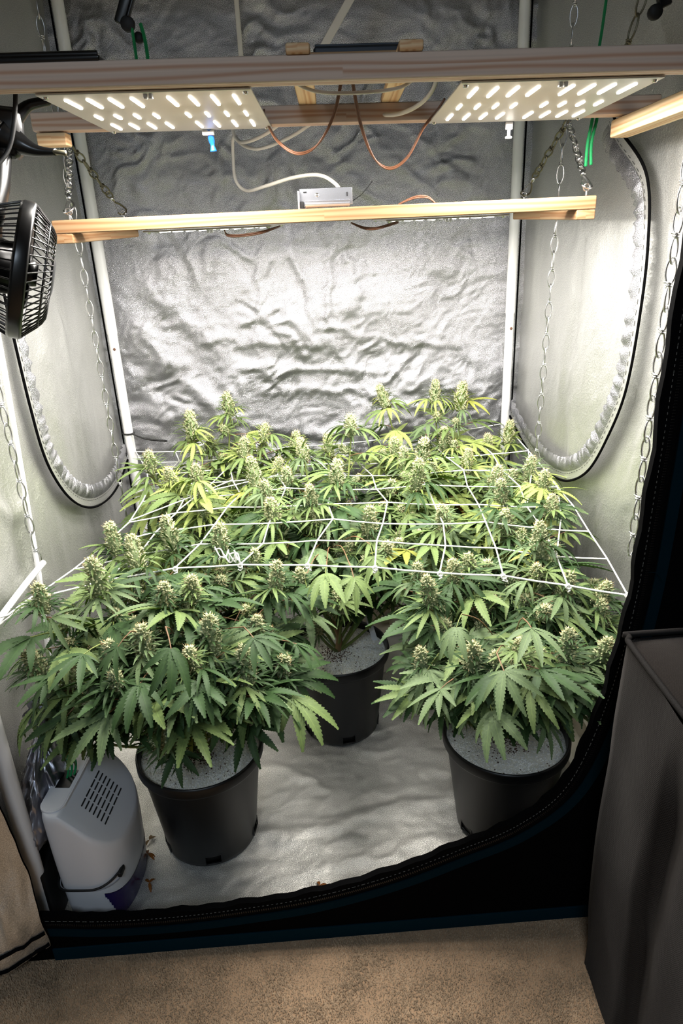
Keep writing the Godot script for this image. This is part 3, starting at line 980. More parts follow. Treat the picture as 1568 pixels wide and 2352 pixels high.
func build_chains() -> void:
	var lm := link_mesh()
	var g := "galvanised hanging chains"
	chain("thin galvanised chain hanging before the far corner pole on the fan side", Vector3(-0.556, 1.98, -0.9), Vector3(-0.556, 0.50, -0.9), lm, M.steel, g, 0.3)
	chain("thin galvanised chain hanging through the lower lamp's end near the green cord", Vector3(0.578, 1.98, -0.77), Vector3(0.558, 0.64, -0.78), lm, M.steel, g, 0.2)
	chain("galvanised chain hanging beside the slim white rod below the fan", Vector3(-0.596, 1.98, -0.375), Vector3(-0.604, 0.62, -0.39), lm, M.steel, g, 0.9)
	chain("galvanised chain hanging close to the edge of the black front panel", Vector3(0.572, 1.98, -0.2), Vector3(0.553, 0.66, -0.2), link_mesh(0.0019, 0.042, 0.009), M.steel, g, 0.5)
	chain("dark chain in the shadow above the upper lamp's timber side rail", Vector3(0.60, 1.70, -0.42), Vector3(0.545, 1.475, -0.44), lm, M.old_steel, g, 0.5)
	var sm := link_mesh(0.0019, 0.041, 0.008)
	var la := Vector3(-0.492, 1.425, -0.74)
	var ra := Vector3(0.551, 1.425, -0.70)
	hook_leg("steel snap hook clipped to the lower rail's end just behind the fan", la, Vector3(-0.446, 1.290, -0.490), sm, M.steel)
	hook_leg("tarnished snap hook behind the fan's hook, clipped to the far rail", la, Vector3(-0.448, 1.290, -0.941), sm, M.old_steel)
	hook_leg("steel snap hook clipped to the near rail below the green cord", ra, Vector3(0.509, 1.290, -0.453), sm, M.steel)
	hook_leg("tarnished snap hook clipped to the far rail below the glowing board", ra, Vector3(0.526, 1.290, -0.903), sm, M.old_steel)
	# rope ratchet and green cord on the fan side
	var t := thing("rope_hanger", "black ratchet hanger with a doubled green cord behind the upper rail", "rope hanger", Vector3(-0.30, 1.60, -0.60), "green corded rope hangers")
	var s := Shape.new()
	s.box(Vector3(-0.004, 0.05, 0), Vector3(0.02, 0.11, 0.012), 0.004, Basis(Vector3.BACK, -0.45))
	s.box(Vector3(0.012, 0.055, 0.004), Vector3(0.006, 0.10, 0.010), 0.002, Basis(Vector3.BACK, -0.45))
	part("ratchet_arm", s.mesh(), M.black_plastic, t)
	s = Shape.new()
	s.lathe([[0.0, -0.007], [0.012, -0.007], [0.013, -0.003], [0.009, 0.0], [0.013, 0.003], [0.012, 0.007], [0.0, 0.007]], 18, Transform3D(Basis(Vector3.RIGHT, PI / 2), Vector3(-0.013, 0.0, 0)))
	s.lathe([[0.0, -0.005], [0.009, -0.005], [0.0095, 0.0], [0.009, 0.005], [0.0, 0.005]], 16, Transform3D(Basis(Vector3.RIGHT, PI / 2), Vector3(0.004, -0.022, 0)))
	part("pulley", s.mesh(), M.black_matt, t)
	s = Shape.new()
	s.tube(spline([Vector3(-0.006, 0.0, 0.003), Vector3(-0.004, -0.03, 0.01), Vector3(0.0, -0.075, 0.03), Vector3(0.004, -0.15, 0.05)], 6), 0.0028, 8)
	s.tube(spline([Vector3(0.010, 0.0, 0.0), Vector3(0.016, -0.03, 0.008), Vector3(0.020, -0.075, 0.03), Vector3(0.02, -0.15, 0.05)], 6), 0.0032, 8)
	s.lathe([[0.0, -0.006], [0.0045, -0.004], [0.0055, 0.0], [0.0045, 0.004], [0.0, 0.006]], 10, Transform3D(Basis(), Vector3(-0.002, -0.068, 0.027)))
	part("green_cord", s.mesh(), M.green_cord, t)
	t = thing("rope_hanger", "bright green cord whose doubled end dangles below the rear rail", "rope hanger", Vector3(0.50, 1.50, -0.45), "green corded rope hangers")
	s = Shape.new()
	s.tube(spline([Vector3(0.045, 0.40, -0.03), Vector3(0.022, 0.08, -0.02), Vector3(0.008, 0.0, 0.0), Vector3(0.012, -0.06, -0.03)], 6), 0.0026, 8)
	part("upper_cord", s.mesh(), M.green_cord, t)
	s = Shape.new()
	for q in [[0.0, -0.002], [0.007, 0.0]]:
		var line := spline([Vector3(0.024 + q[0], -0.062, -0.042), Vector3(0.021 + q[0] * 1.2, -0.095, -0.035), Vector3(0.014 + q[0], -0.135, -0.03), Vector3(0.013 + q[0] * 1.4, -0.172 + q[1], -0.028)], 8)
		var rad := []
		for k in line.size():
			rad.append(0.0027 + 0.0005 * (k % 2))
		s.tube(line, rad, 8)
	s.tube(spline([Vector3(0.032, -0.062, -0.042), Vector3(0.04, -0.074, -0.038), Vector3(0.052, -0.085, -0.036), Vector3(0.053, -0.078, -0.038), Vector3(0.050, -0.058, -0.044)], 5), 0.0024, 8)
	part("dangling_end", s.mesh(), M.green_cord, t)
	t = thing("ratchet", "dark ratchet clasp on the shadowed chain high on the side wall", "ratchet", Vector3(0.595, 1.60, -0.42))
	s = Shape.new()
	s.box(Vector3(0, -0.02, 0), Vector3(0.022, 0.05, 0.012), 0.004, Basis(Vector3.BACK, 0.35))
	part("clasp", s.mesh(), M.black_plastic, t)
	s = Shape.new()
	s.lathe([[0.0, -0.006], [0.011, -0.006], [0.012, 0.0], [0.011, 0.006], [0.0, 0.006]], 14, Transform3D(Basis(Vector3.RIGHT, PI / 2), Vector3(-0.008, -0.05, 0)))
	part("pulley", s.mesh(), M.black_matt, t)
	# cable ties
	s = Shape.new()
	var tie := []
	for k in 13:
		var a := TAU * k / 12.0
		tie.append(Vector3(-0.588 + 0.0165 * cos(a), 0.672, -1.19 + 0.0165 * sin(a)))
	s.tube(tie, 0.0026, 6)
	s.tube(spline([Vector3(-0.572, 0.672, -1.175), Vector3(-0.545, 0.668, -1.15), Vector3(-0.51, 0.664, -1.13), Vector3(-0.46, 0.66, -1.12)], 5), 0.003, 6)
	tag(part("cable_tie", s.mesh(), M.black_plastic, self), "black cable tie round the far pole with its tail reaching over the plants", "cable tie", "black cable ties")
	s = Shape.new()
	s.tube(spline([Vector3(0.548, 0.487, -0.285), Vector3(0.575, 0.489, -0.27), Vector3(0.62, 0.49, -0.26)], 4), 0.002, 6)
	tag(part("cable_tie", s.mesh(), M.black_plastic, self), "black cable tie tail poking out of the leaves at the front panel's edge", "cable tie", "black cable ties")


# ---------------------------------------------------------------- net
func build_net() -> void:
	var t := thing("trellis_net", "white cord trellis net stretched over the flowering plants", "net", Vector3(0, 0.62, 0))
	var front := [Vector2(-0.568, -0.248), Vector2(-0.448, -0.305), Vector2(-0.315, -0.339), Vector2(-0.184, -0.336), Vector2(-0.049, -0.315), Vector2(0.084, -0.287), Vector2(0.205, -0.246), Vector2(0.321, -0.219), Vector2(0.426, -0.166), Vector2(0.516, -0.118)]
	var cols := 10
	var rows := 9
	var back := []
	var lf := []
	var rt := []
	for i in cols:
		var k := i / 9.0
		back.append(Vector2(lerpf(-0.575, 0.578, k), -1.185 + 0.09 * sin(k * PI)))
	for j in rows:
		var k := j / 8.0
		lf.append(front[0].lerp(back[0], k) + Vector2(0.115 * sin(k * PI), 0))
		rt.append(front[9].lerp(back[9], k) + Vector2(0.025 * sin(k * PI * 1.0), 0))
	var g := []
	for j in rows:
		var w := j / 8.0
		var row := []
		for i in cols:
			var u := i / 9.0
			var a: Vector2 = front[i].lerp(back[i], w) + lf[j].lerp(rt[j], u)
			a -= front[0].lerp(front[9], u).lerp(back[0].lerp(back[9], u), w)
			var jig := 0.012 if j > 0 and j < rows - 1 and i > 0 and i < cols - 1 else 0.0
			a += Vector2(rng.randf_range(-jig, jig), rng.randf_range(-jig, jig) * 0.7)
			var y := 0.012 * sin(u * PI) * sin(w * PI) + rng.randf_range(-0.006, 0.006) + 0.03 * w * (u - 0.3) * 0.5
			if j == 0:
				y = 0.0
			row.append(Vector3(a.x, y, a.y))
		g.append(row)
	for j in rows:
		var pts := []
		for i in cols:
			pts.append(g[j][i])
			if i < cols - 1:
				pts.append(g[j][i].lerp(g[j][i + 1], 0.5) + Vector3(0, -0.001, 0))
		var s := Shape.new()
		s.tube(pts, 0.00155 if j > 0 else 0.0018, 6)
		part("cross_cord", s.mesh(), M.white_cord, t)
	for i in cols:
		var pts := []
		for j in rows:
			pts.append(g[j][i] + Vector3(0, 0.001, 0))
		var s := Shape.new()
		s.tube(pts, 0.0016, 6)
		part("long_cord", s.mesh(), M.white_cord, t)
	# tied ends along the near cord
	for i in cols:
		var s := Shape.new()
		var q: Vector3 = g[0][i]
		var loop := []
		for k in 17:
			var a := TAU * k / 8.0
			loop.append(q + Vector3(0.0042 * cos(a), 0.0035 * sin(a) - 0.001, 0.002 + 0.0006 * (k - 8)))
		s.tube(loop, 0.0015, 6)
		s.tube(spline([q, q + Vector3(0.004, -0.005, 0.004), q + Vector3(0.001 + 0.006 * sin(i * 2.0), -0.010, 0.006), q + Vector3(0.005 * cos(i * 3.0), -0.006, 0.008)], 4), 0.0014, 6)
		part("knot", s.mesh(), M.white_cord, t)
	for c in [[g[0][0], Vector3(-0.592, 0.03, -0.06)], [g[8][0], Vector3(-0.585, 0.035, -1.18)], [g[8][9], Vector3(0.588, 0.03, -1.178)], [g[0][9], Vector3(0.60, 0.0, -0.06)]]:
		var s := Shape.new()
		s.tube([c[0], c[0].lerp(c[1], 0.5) + Vector3(0, -0.004, 0), c[1]], 0.002, 6)
		s.tube([c[0] + Vector3(0, 0.004, 0), c[0].lerp(c[1], 0.5) + Vector3(0.006, 0.006, 0), c[1] + Vector3(0, 0.03, 0)], 0.002, 6)
		part("corner_cord", s.mesh(), M.white_cord, t)
	# spare cord bunched below the near cord
	var sp := Shape.new()
	var c0: Vector3 = g[0][3]
	for k in 3:
		var pts := []
		for i in 9:
			pts.append(c0 + Vector3(-0.006 * i + rng.randf_range(-0.006, 0.006), 0.01 + rng.randf_range(-0.012, 0.02), -0.004 * i + rng.randf_range(-0.006, 0.006)))
		sp.tube(spline(pts, 4), 0.0015, 6)
	part("spare_cord", sp.mesh(), M.white_cord, t)
	# the side of the net bunches into extra diagonal runs
	for q in [[1, 3, 2, 6], [1, 4, 3, 5], [0, 3, 2, 5], [0, 5, 1, 7], [8, 1, 9, 4], [8, 3, 9, 6]]:
		var s := Shape.new()
		s.tube([g[q[1]][q[0]] + Vector3(0, 0.004, 0), g[q[1]][q[0]].lerp(g[q[3]][q[2]], 0.5) + Vector3(0.01, 0.006, 0), g[q[3]][q[2]] + Vector3(0, 0.004, 0)], 0.0015, 6)
		part("slack_cord", s.mesh(), M.white_cord, t)
	# thick white rods that hold the net off the side wall
	var r := Shape.new()
	r.tube(spline([Vector3(-0.585, 0.636, -0.37), Vector3(-0.592, 0.632, -0.30), Vector3(-0.598, 0.626, -0.20), Vector3(-0.60, 0.622, -0.07)], 6), 0.0062, 10)
	tag(part("net_rod", r.mesh(), M.pole_white, self), "short thick white rod holding the net's near corner beside the side wall", "rod")


# ---------------------------------------------------------------- fan
func build_fan() -> void:
	var axis := Vector3(0.905, -0.305, -0.28).normalized()
	var c := Vector3(-0.408, 1.209, -0.098)
	var t := thing("clip_fan", "black clip-on fan with a wire cage at the tent's side", "fan", c)
	var bs := facing(axis, Vector3.BACK)  # y along the axis
	var xf := Transform3D(bs, Vector3.ZERO)
	var R := 0.090
	var s := Shape.new()
	s.lathe([[R - 0.004, -0.009], [R, -0.010], [R + 0.002, -0.006], [R + 0.002, 0.006], [R, 0.010], [R - 0.004, 0.009], [R - 0.004, -0.009]], 72)
	part("cage_ring", s.mesh(), M.black_plastic, t, xf)
	var wires := 48
	for f in 2:
		var sg := 1.0 if f == 0 else -1.0
		var g := Shape.new()
		for k in wires:
			var a := TAU * k / wires
			var pts := []
			for i in 9:
				var q := i / 8.0
				var an := a + (0.35 * q if f == 0 else 0.0)
				var r := lerpf(R, 0.028, pow(q, 0.9)) if f == 0 else lerpf(R, 0.040, q)
				var y := sg * (0.008 + (0.030 if f == 0 else 0.044) * sin(minf(q * 1.7, 1.0) * PI * 0.5))
				pts.append(Vector3(r * cos(an), y, r * sin(an)))
			g.tube(pts, 0.0011, 5)
		for rr in ([0.05, 0.07] if f == 0 else [0.055, 0.074]):
			var ring := []
			var q: float = (R - rr) / (R - (0.028 if f == 0 else 0.040))
			if f == 0:
				q = pow(q, 1.0 / 0.9)
			for k in 48:
				ring.append(Vector3(rr * cos(TAU * k / 48), sg * (0.008 + (0.030 if f == 0 else 0.044) * sin(minf(q * 1.7, 1.0) * PI * 0.5)), rr * sin(TAU * k / 48)))
			g.tube(ring, 0.0012, 5, true)
		part("front_grille" if f == 0 else "rear_grille", g.mesh(), M.black_plastic, t, xf)
	s = Shape.new()
	s.lathe([[0.0, 0.042], [0.018, 0.0415], [0.029, 0.039], [0.030, 0.036], [0.0, 0.036]], 32)
	part("front_badge", s.mesh(), M.black_plastic, t, xf)
	for k in 4:
		var b := Shape.new()
		var a0 := TAU * k / 4.0
		b.sheet(8, 8, func(u, w): 
			var r: float = lerpf(0.016, 0.078, w)
			var an: float = a0 + (u - 0.5) * lerpf(0.9, 1.15, w) + 0.25 * w
			return Vector3(r * cos(an), (u - 0.5) * 0.022 * (1.0 - 0.3 * w), r * sin(an)))
		b.sheet(8, 8, func(u, w): 
			var r: float = lerpf(0.016, 0.078, w)
			var an: float = a0 + (0.5 - u) * lerpf(0.9, 1.15, w) + 0.25 * w
			return Vector3(r * cos(an), (0.5 - u) * 0.022 * (1.0 - 0.3 * w) - 0.0015, r * sin(an)))
		part("blade", b.mesh(), M.black_plastic, t, xf)
	s = Shape.new()
	s.lathe([[0.0, 0.02], [0.016, 0.02], [0.018, 0.012], [0.018, -0.012], [0.0, -0.012]], 24)
	part("hub", s.mesh(), M.black_plastic, t, xf)
	s = Shape.new()
	s.lathe([[0.0, -0.012], [0.034, -0.014], [0.040, -0.046], [0.042, -0.062], [0.041, -0.078], [0.036, -0.10], [0.026, -0.112], [0.0, -0.115]], 40)
	part("motor_housing", s.mesh(), M.black_plastic, t, xf)
	# neck up to the clip
	s = Shape.new()
	s.tube(spline([Vector3(-0.034, 0.03, 0.012), Vector3(-0.034, 0.07, -0.012), Vector3(-0.026, 0.105, -0.036), Vector3(-0.022, 0.15, -0.06)], 6), 0.018, 16)
	s.lathe([[0.0, -0.014], [0.024, -0.014], [0.028, -0.007], [0.028, 0.007], [0.024, 0.014], [0.0, 0.014]], 28, Transform3D(facing(Vector3(0.2, 0, 1)), Vector3(-0.036, 0.076, 0.002)))
	part("neck", s.mesh(), M.black_plastic, t)
	s = Shape.new()
	s.box(Vector3(-0.022, 0.178, -0.075), Vector3(0.066, 0.064, 0.034), 0.010, Basis(Vector3.BACK, -0.15))
	part("clip_body", s.mesh(), M.black_plastic, t)
	s = Shape.new()
	s.lathe([[0.0, 0.004], [0.0045, 0.0035], [0.0068, 0.0]], 16, Transform3D(Basis(Vector3.RIGHT, PI / 2), Vector3(-0.012, 0.184, -0.057)))
	part("clip_screw", s.mesh(), M.steel, t)
	s = Shape.new()
	s.tube(spline([Vector3(-0.012, 0.172, -0.073), Vector3(0.010, 0.160, -0.070), Vector3(0.030, 0.152, -0.066), Vector3(0.056, 0.149, -0.063)], 6), [0.024, 0.023, 0.021, 0.019, 0.017, 0.015, 0.0135, 0.012, 0.011, 0.010, 0.009, 0.0082, 0.0074, 0.0067, 0.006, 0.0056, 0.0052, 0.0048, 0.0045], 12)
	part("lower_jaw", s.mesh(), M.black_plastic, t)
	s = Shape.new()
	s.tube([Vector3(0.052, 0.1495, -0.062), Vector3(0.070, 0.147, -0.060)], 0.0034, 10)
	part("jaw_spring_end", s.mesh(), M.old_steel, t)
	s = Shape.new()
	s.tube(spline([Vector3(-0.012, 0.186, -0.078), Vector3(0.008, 0.198, -0.082), Vector3(0.026, 0.210, -0.085), Vector3(0.054, 0.214, -0.086)], 6), [0.022, 0.020, 0.018, 0.016, 0.014, 0.0125, 0.011, 0.010, 0.009, 0.0085, 0.008, 0.0075, 0.007, 0.0068, 0.0066, 0.0064, 0.006, 0.0055, 0.005], 12)
	part("upper_jaw", s.mesh(), M.black_plastic, t)
	s = Shape.new()
	s.tube(spline([Vector3(0.020, 0.232, -0.06), Vector3(0.014, 0.195, -0.052), Vector3(0.0, 0.155, -0.046), Vector3(-0.02, 0.13, -0.03), Vector3(-0.05, 0.105, -0.01)], 6), 0.0032, 8)
	part("power_lead", s.mesh(), M.black_matt, t)


# ---------------------------------------------------------------- dehumidifier, duct sleeve, crates
func build_dehumidifier() -> void:
	var t := thing("dehumidifier", "small white dehumidifier with purple tank standing by the near pole", "dehumidifier", Vector3(-0.492, 0.004, -0.138), "", Basis(Vector3.UP, -0.10))
	var rx := 0.066
	var rz := 0.102
	var foot := func(a: float, k: float) -> Vector2:
		var p := 5.0 if cos(a) < 0.0 else 2.6
		return Vector2(signf(cos(a)) * pow(absf(cos(a)), 2.0 / p) * rx * k, signf(sin(a)) * pow(absf(sin(a)), 2.0 / p) * rz * k)
	var top := func(x: float) -> float:
		var d := maxf(0.0, x + 0.022)
		return 0.278 - 0.85 * d - 4.5 * d * d
	var seg := 160
	var tank := func(k: int, j: int) -> bool:  # purple window low on the side that faces the pots
		var a := fposmod(float(k) / seg * 360.0 + 180.0, 360.0) - 180.0
		return j < 15 and a > -84.0 and a < 52.0 + 1.2 * j
	var ys := []
	for i in 41:
		ys.append(i / 40.0)
	var s := Shape.new()
	var tk := Shape.new()
	for sh in 2:
		var b: Shape = s if sh == 0 else tk
		var first := b.v.size()
		for j in 41:
			for k in seg:
				var a := TAU * k / seg
				var f: Vector2 = foot.call(a, (1.0 - 0.10 * pow(1.0 - ys[j], 2.0)) * (1.0 if sh == 0 else 1.012))
				b.p(Vector3(f.x, ys[j] * (top.call(f.x) - 0.012), f.y))
		for j in 40:
			for k in seg:
				var q := first + j * seg + k
				var q2 := first + j * seg + (k + 1) % seg
				if (sh == 1) == tank.call(k, j):
					b.quad(q, q + seg, q2 + seg, q2)
	var ring0 := s.v.size() - seg
	for i in 8:
		var kk: float = [0.992, 0.975, 0.95, 0.8, 0.6, 0.4, 0.2, 0.02][i]
		var dy: float = [0.007, 0.003, 0.0, 0.0, 0.0, 0.0, 0.0, 0.0][i]
		var first := s.v.size()
		for k in seg:
			var f: Vector2 = foot.call(TAU * k / seg, kk)
			s.p(Vector3(f.x, top.call(f.x) - dy, f.y))
		for k in seg:
			var k2 := (k + 1) % seg
			s.quad(ring0 + k, first + k, first + k2, ring0 + k2)
		ring0 = first
	part("body", s.mesh(), M.white_plastic, t)
	part("water_tank", tk.mesh(), M.purple_plastic, t)
	# raised oval panel on the flat of the top, its display, the slots of the grille
	var oval := func(hw: float, hl: float) -> PackedVector2Array:
		var q := PackedVector2Array()
		for k in 40:
			var a := TAU * k / 40
			var z := (hl - hw) * signf(sin(a))
			q.append(Vector2(hw * cos(a), z + hw * sin(a)))
		return q
	s = Shape.new()
	s.prism(oval.call(0.0235, 0.090), -0.004, 0.003)
	part("panel_rim", s.mesh(), M.white_plastic, t, Transform3D(Basis(Vector3.RIGHT, -PI / 2), Vector3(-0.042, 0.278, 0)))
	s = Shape.new()
	s.prism(oval.call(0.021, 0.087), 0.0, 0.0036)
	part("control_panel", s.mesh(), M.white_plastic, t, Transform3D(Basis(Vector3.RIGHT, -PI / 2), Vector3(-0.042, 0.278, 0)))
	s = Shape.new()
	s.box(Vector3(-0.041, 0.2820, 0.008), Vector3(0.028, 0.0012, 0.046), 0.0003)
	part("display", s.mesh(), M.black_plastic, t)
	for r in 4:
		for c in 7:
			var x := 0.0 + c * 0.0062
			var z := -0.030 + r * 0.024
			var sl: float = -0.85 - 9.0 * (x + 0.022)
			s = Shape.new()
			s.box(Vector3.ZERO, Vector3(0.0026, 0.0016, 0.020), 0.0004)
			part("vent_slot", s.mesh(), M.slot, t, Transform3D(Basis(Vector3.BACK, atan(sl)), Vector3(x, top.call(x) + 0.0004, z)))
	# seam and cable round the body
	s = Shape.new()
	var cab := []
	for k in 15:
		var a := deg_to_rad(lerpf(172.0, 40.0, k / 14.0))
		var f: Vector2 = foot.call(a, 1.0)
		cab.append(Vector3(f.x * 1.03, 0.103 - 0.010 * sin(k / 14.0 * PI) + 0.012 * k / 14.0, f.y * 1.03))
	s.tube(spline(cab, 3), 0.0022, 8)
	s.box(cab[14] + Vector3(0.002, -0.004, -0.006), Vector3(0.008, 0.012, 0.022), 0.002)
	part("power_lead", s.mesh(), M.black_matt, t).set_meta("label", "thin black lead round the white body")
	s = Shape.new()
	var sm := []
	for k in 21:
		var a := deg_to_rad(lerpf(175.0, 40.0, k / 20.0))
		var f: Vector2 = foot.call(a, 1.0)
		sm.append(Vector3(f.x * 0.996, 0.096, f.y * 0.996))
	s.tube(sm, 0.0012, 6)
	part("body_seam", s.mesh(), M.seam, t)


func build_sleeve() -> void:
	# gathered silver duct sleeve hanging from the side wall behind the dehumidifier
	var t := thing("duct_sleeve", "gathered silver duct sleeve tied with green cord behind the dehumidifier", "duct sleeve", Vector3(-0.575, 0.26, -0.20))
	var nz := noise(51, 3.0, 2)
	var s := Shape.new()
	s.sheet(96, 26, func(u, w):
		var a: float = -u * TAU
		var q: float = w
		var r: float = lerpf(0.012, 0.085, pow(sin(q * PI * 0.62), 0.8)) if q < 0.8 else lerpf(0.085 * pow(sin(0.8 * PI * 0.62), 0.8) + 0.012 * (1.0 - pow(sin(0.8 * PI * 0.62), 0.8)), 0.02, (q - 0.8) / 0.2)
		var pleat := 0.015 * sin(a * 6.0 + 2.0 * nz.get_noise_1d(q * 3.0)) * (1.0 - q * 0.7) * minf(1.0, q * 5.0) + 0.012 * nz.get_noise_2d(cos(a) * 1.2, sin(a) * 1.2 + q * 2.0)
		r = maxf(0.006, r + pleat * minf(1.0, r / 0.03))
		return Vector3(-0.004 + r * cos(a) * 0.50 - 0.012 * q, 0.115 - 0.225 * q + 0.02 * sin(a * 2.0) * q, 0.02 + r * sin(a) * 1.3 + 0.03 * q), Vector2(1, 1))
	part("gathered_cloth", s.mesh(), M.satin_foil, t)
	s = Shape.new()
	s.sheet(60, 8, func(u, w):
		var a: float = -u * TAU
		var r: float = 0.012 + 0.035 * w + 0.008 * sin(a * 8.0) * w
		return Vector3(0.008 + r * cos(a) * 0.6, 0.112 + 0.055 * w, 0.02 + r * sin(a)))
	part("gathered_mouth", s.mesh(), M.satin_foil, t)
	s = Shape.new()
	for q in [0.0, 0.005, 0.011]:
		s.tube(spline([Vector3(0.03 + q, 0.10, 0.035 - q), Vector3(0.045 + q, 0.075, 0.05), Vector3(0.045 + q, 0.04, 0.06 - q), Vector3(0.034 + q, 0.005, 0.066), Vector3(0.034 + q, -0.03, 0.068 + q * 0.3)], 8), 0.0024, 8)
	part("green_drawstring", s.mesh(), M.green_cord, t)
	# dark gap behind the dehumidifier, its shade built as a black box
	s = Shape.new()
	s.box(Vector3(-0.59, 0.075, -0.10), Vector3(0.03, 0.15, 0.13), 0.004)
	tag(part("dark_gap", s.mesh(), M.black_matt, self), "dark gap between dehumidifier and side wall, its shade built as a flat black box", "box")
	# clear plastic tub behind the middle pot
	var tub := func(called: String, label: String, at: Vector3, w: float, d: float, h: float, m: Material, turn: float) -> void:
		var o := thing(called, label, "tub", at, "", Basis(Vector3.UP, turn))
		var b := Shape.new()
		for e in [[0.0, 1, 0], [0.0, -1, 0], [0.0, 0, 1], [0.0, 0, -1]]:
			var len: float = d if e[1] != 0 else w
			b.box(Vector3(e[1] * (w / 2 - 0.001), h / 2, e[2] * (d / 2 - 0.001)), Vector3(0.003 if e[1] != 0 else len, h, 0.003 if e[2] != 0 else len), 0.0008)
		b.box(Vector3(0, 0.002, 0), Vector3(w, 0.003, d), 0.0008)
		part("shell", b.mesh(), m, o)
		var rm := Shape.new()
		for e in [[1, 0], [-1, 0], [0, 1], [0, -1]]:
			rm.box(Vector3(e[0] * (w / 2 + 0.005), h, e[1] * (d / 2 + 0.005)), Vector3(0.016 if e[0] != 0 else w + 0.026, 0.006, 0.016 if e[1] != 0 else d + 0.026), 0.002)
		part("rim", rm.mesh(), m, o)
	tub.call("plastic_tub", "cloudy white plastic tub on the floor behind the middle pot", Vector3(0.15, 0.004, -0.93), 0.13, 0.26, 0.13, M.clear_plastic, 0.15)
	tub.call("storage_tub", "white plastic tub on the floor beside the pot at the front panel", Vector3(0.578, 0.004, -0.38), 0.075, 0.30, 0.06, M.clear_plastic, 0.0)
	# leaf scraps on the groundsheet
	var k := 0
	for q in [[Vector3(-0.063, 0.012, -0.082), "brown dried leaf scrap on the foil close to the front zip"], [Vector3(-0.415, 0.010, -0.122), "tan dried leaf on the foil beside the dehumidifier's tank"], [Vector3(-0.436, 0.010, -0.233), "dark crumpled leaf scrap on the foil behind the dehumidifier"], [Vector3(-0.432, 0.010, -0.195), "small dark leaf scrap on the foil near the dehumidifier's cable"]]:
		var b := Shape.new()
		for j in 3 if k != 0 else 5:
			var a := rng.randf() * TAU
			leaflet(b, Vector3.ZERO, Vector3(cos(a), 0.25, sin(a)).normalized(), Vector3.UP, rng.randf_range(0.014, 0.024), 0.006, 1.2, 4, 0.3)
		tag(part("fallen_leaf", b.mesh(), M.leaf_dry if k != 2 else M.bark, self, Transform3D(Basis(), q[0])), q[1], "leaf", "dried leaf scraps on the groundsheet")
		k += 1


# ---------------------------------------------------------------- plants
func leaflet(b: Shape, o: Vector3, dir: Vector3, up: Vector3, L: float, W: float, droop: float, teeth: int, fold: float) -> void:
	var side := dir.cross(up).normalized()
	var n := side.cross(dir).normalized()
	var mid := []
	var nr := []
	var q := o
	for k in teeth + 1:
		var s := float(k) / teeth
		var an := droop * s
		mid.append(q)
		nr.append(n * cos(an) + dir * sin(an))
		q += (dir * cos(an + droop * 0.5 / teeth) - n * sin(an + droop * 0.5 / teeth)) * (L / teeth)
	var width := func(s: float) -> float:
		return W * 0.5 * (0.12 + 0.88 * pow(sin(PI * pow(clampf(s, 0.0, 1.0), 0.82)), 0.85)) * (1.0 if s < 0.98 else 0.2)
	var im := []
	for k in teeth + 1:
		im.append(b.p(mid[k], Vector2(0.5, float(k) / teeth)))
	for sg in [-1.0, 1.0]:
		var vi := []
		var ti := []
		for k in teeth + 1:
			var s := float(k) / teeth
			var w: float = width.call(s) * 0.85
			vi.append(b.p(mid[k] + side * sg * w + nr[k] * w * fold, Vector2(0.5 + sg * 0.5 * w / (W * 0.5), s)))
			if k < teeth:
				var s2 := s + 0.85 / teeth
				var w2: float = width.call(minf(s2, 0.97)) * 1.15
				var c: Vector3 = mid[k].lerp(mid[k + 1], 0.9)
				ti.append(b.p(c + side * sg * w2 + nr[k + 1] * w2 * fold, Vector2(clampf(0.5 + sg * 0.5 * w2 / (W * 0.5), 0, 1), s2)))
		for k in teeth:
			if sg > 0:
				b.tri(im[k], vi[k], ti[k])
				b.tri(im[k], ti[k], im[k + 1])
				b.tri(im[k + 1], ti[k], vi[k + 1])
			else:
				b.tri(im[k], ti[k], vi[k])
				b.tri(im[k], im[k + 1], ti[k])
				b.tri(im[k + 1], vi[k + 1], ti[k])


func fan_leaf_mesh(r: RandomNumberGenerator, n: int, droop: float, narrow: float, stalk: float, open: float) -> ArrayMesh:
	# a palmate leaf one decimetre or so across: stalk along +x, blade spreading from its end
	var b := Shape.new()
	var end := Vector3(stalk, 0.10 * stalk, 0)
	var lens := [1.0, 0.90, 0.68, 0.36]
	var angs := [0.0, 0.56, 1.12, 1.85]
	for k in (n + 1) / 2:
		for sg in ([1.0] if k == 0 else [-1.0, 1.0]):
			var a: float = angs[k] * open * sg + r.randf_range(-0.08, 0.08)
			var L: float = 0.098 * lens[k] * r.randf_range(0.92, 1.08)
			var pitch := r.randf_range(-0.12, 0.10) - 0.15 * droop
			var d := Vector3(cos(a) * cos(pitch), sin(pitch), sin(a) * cos(pitch))
			leaflet(b, end, d, Vector3.UP, L, L * narrow * r.randf_range(0.9, 1.1), droop * r.randf_range(0.75, 1.3), 14 if k < 3 else 9, r.randf_range(0.18, 0.42))
	var m := b.mesh()
	var st := Shape.new()
	st.tube([Vector3.ZERO, Vector3(stalk * 0.5, stalk * 0.09, 0), end], [0.0017, 0.0013, 0.001], 5)
	return st.into(m)


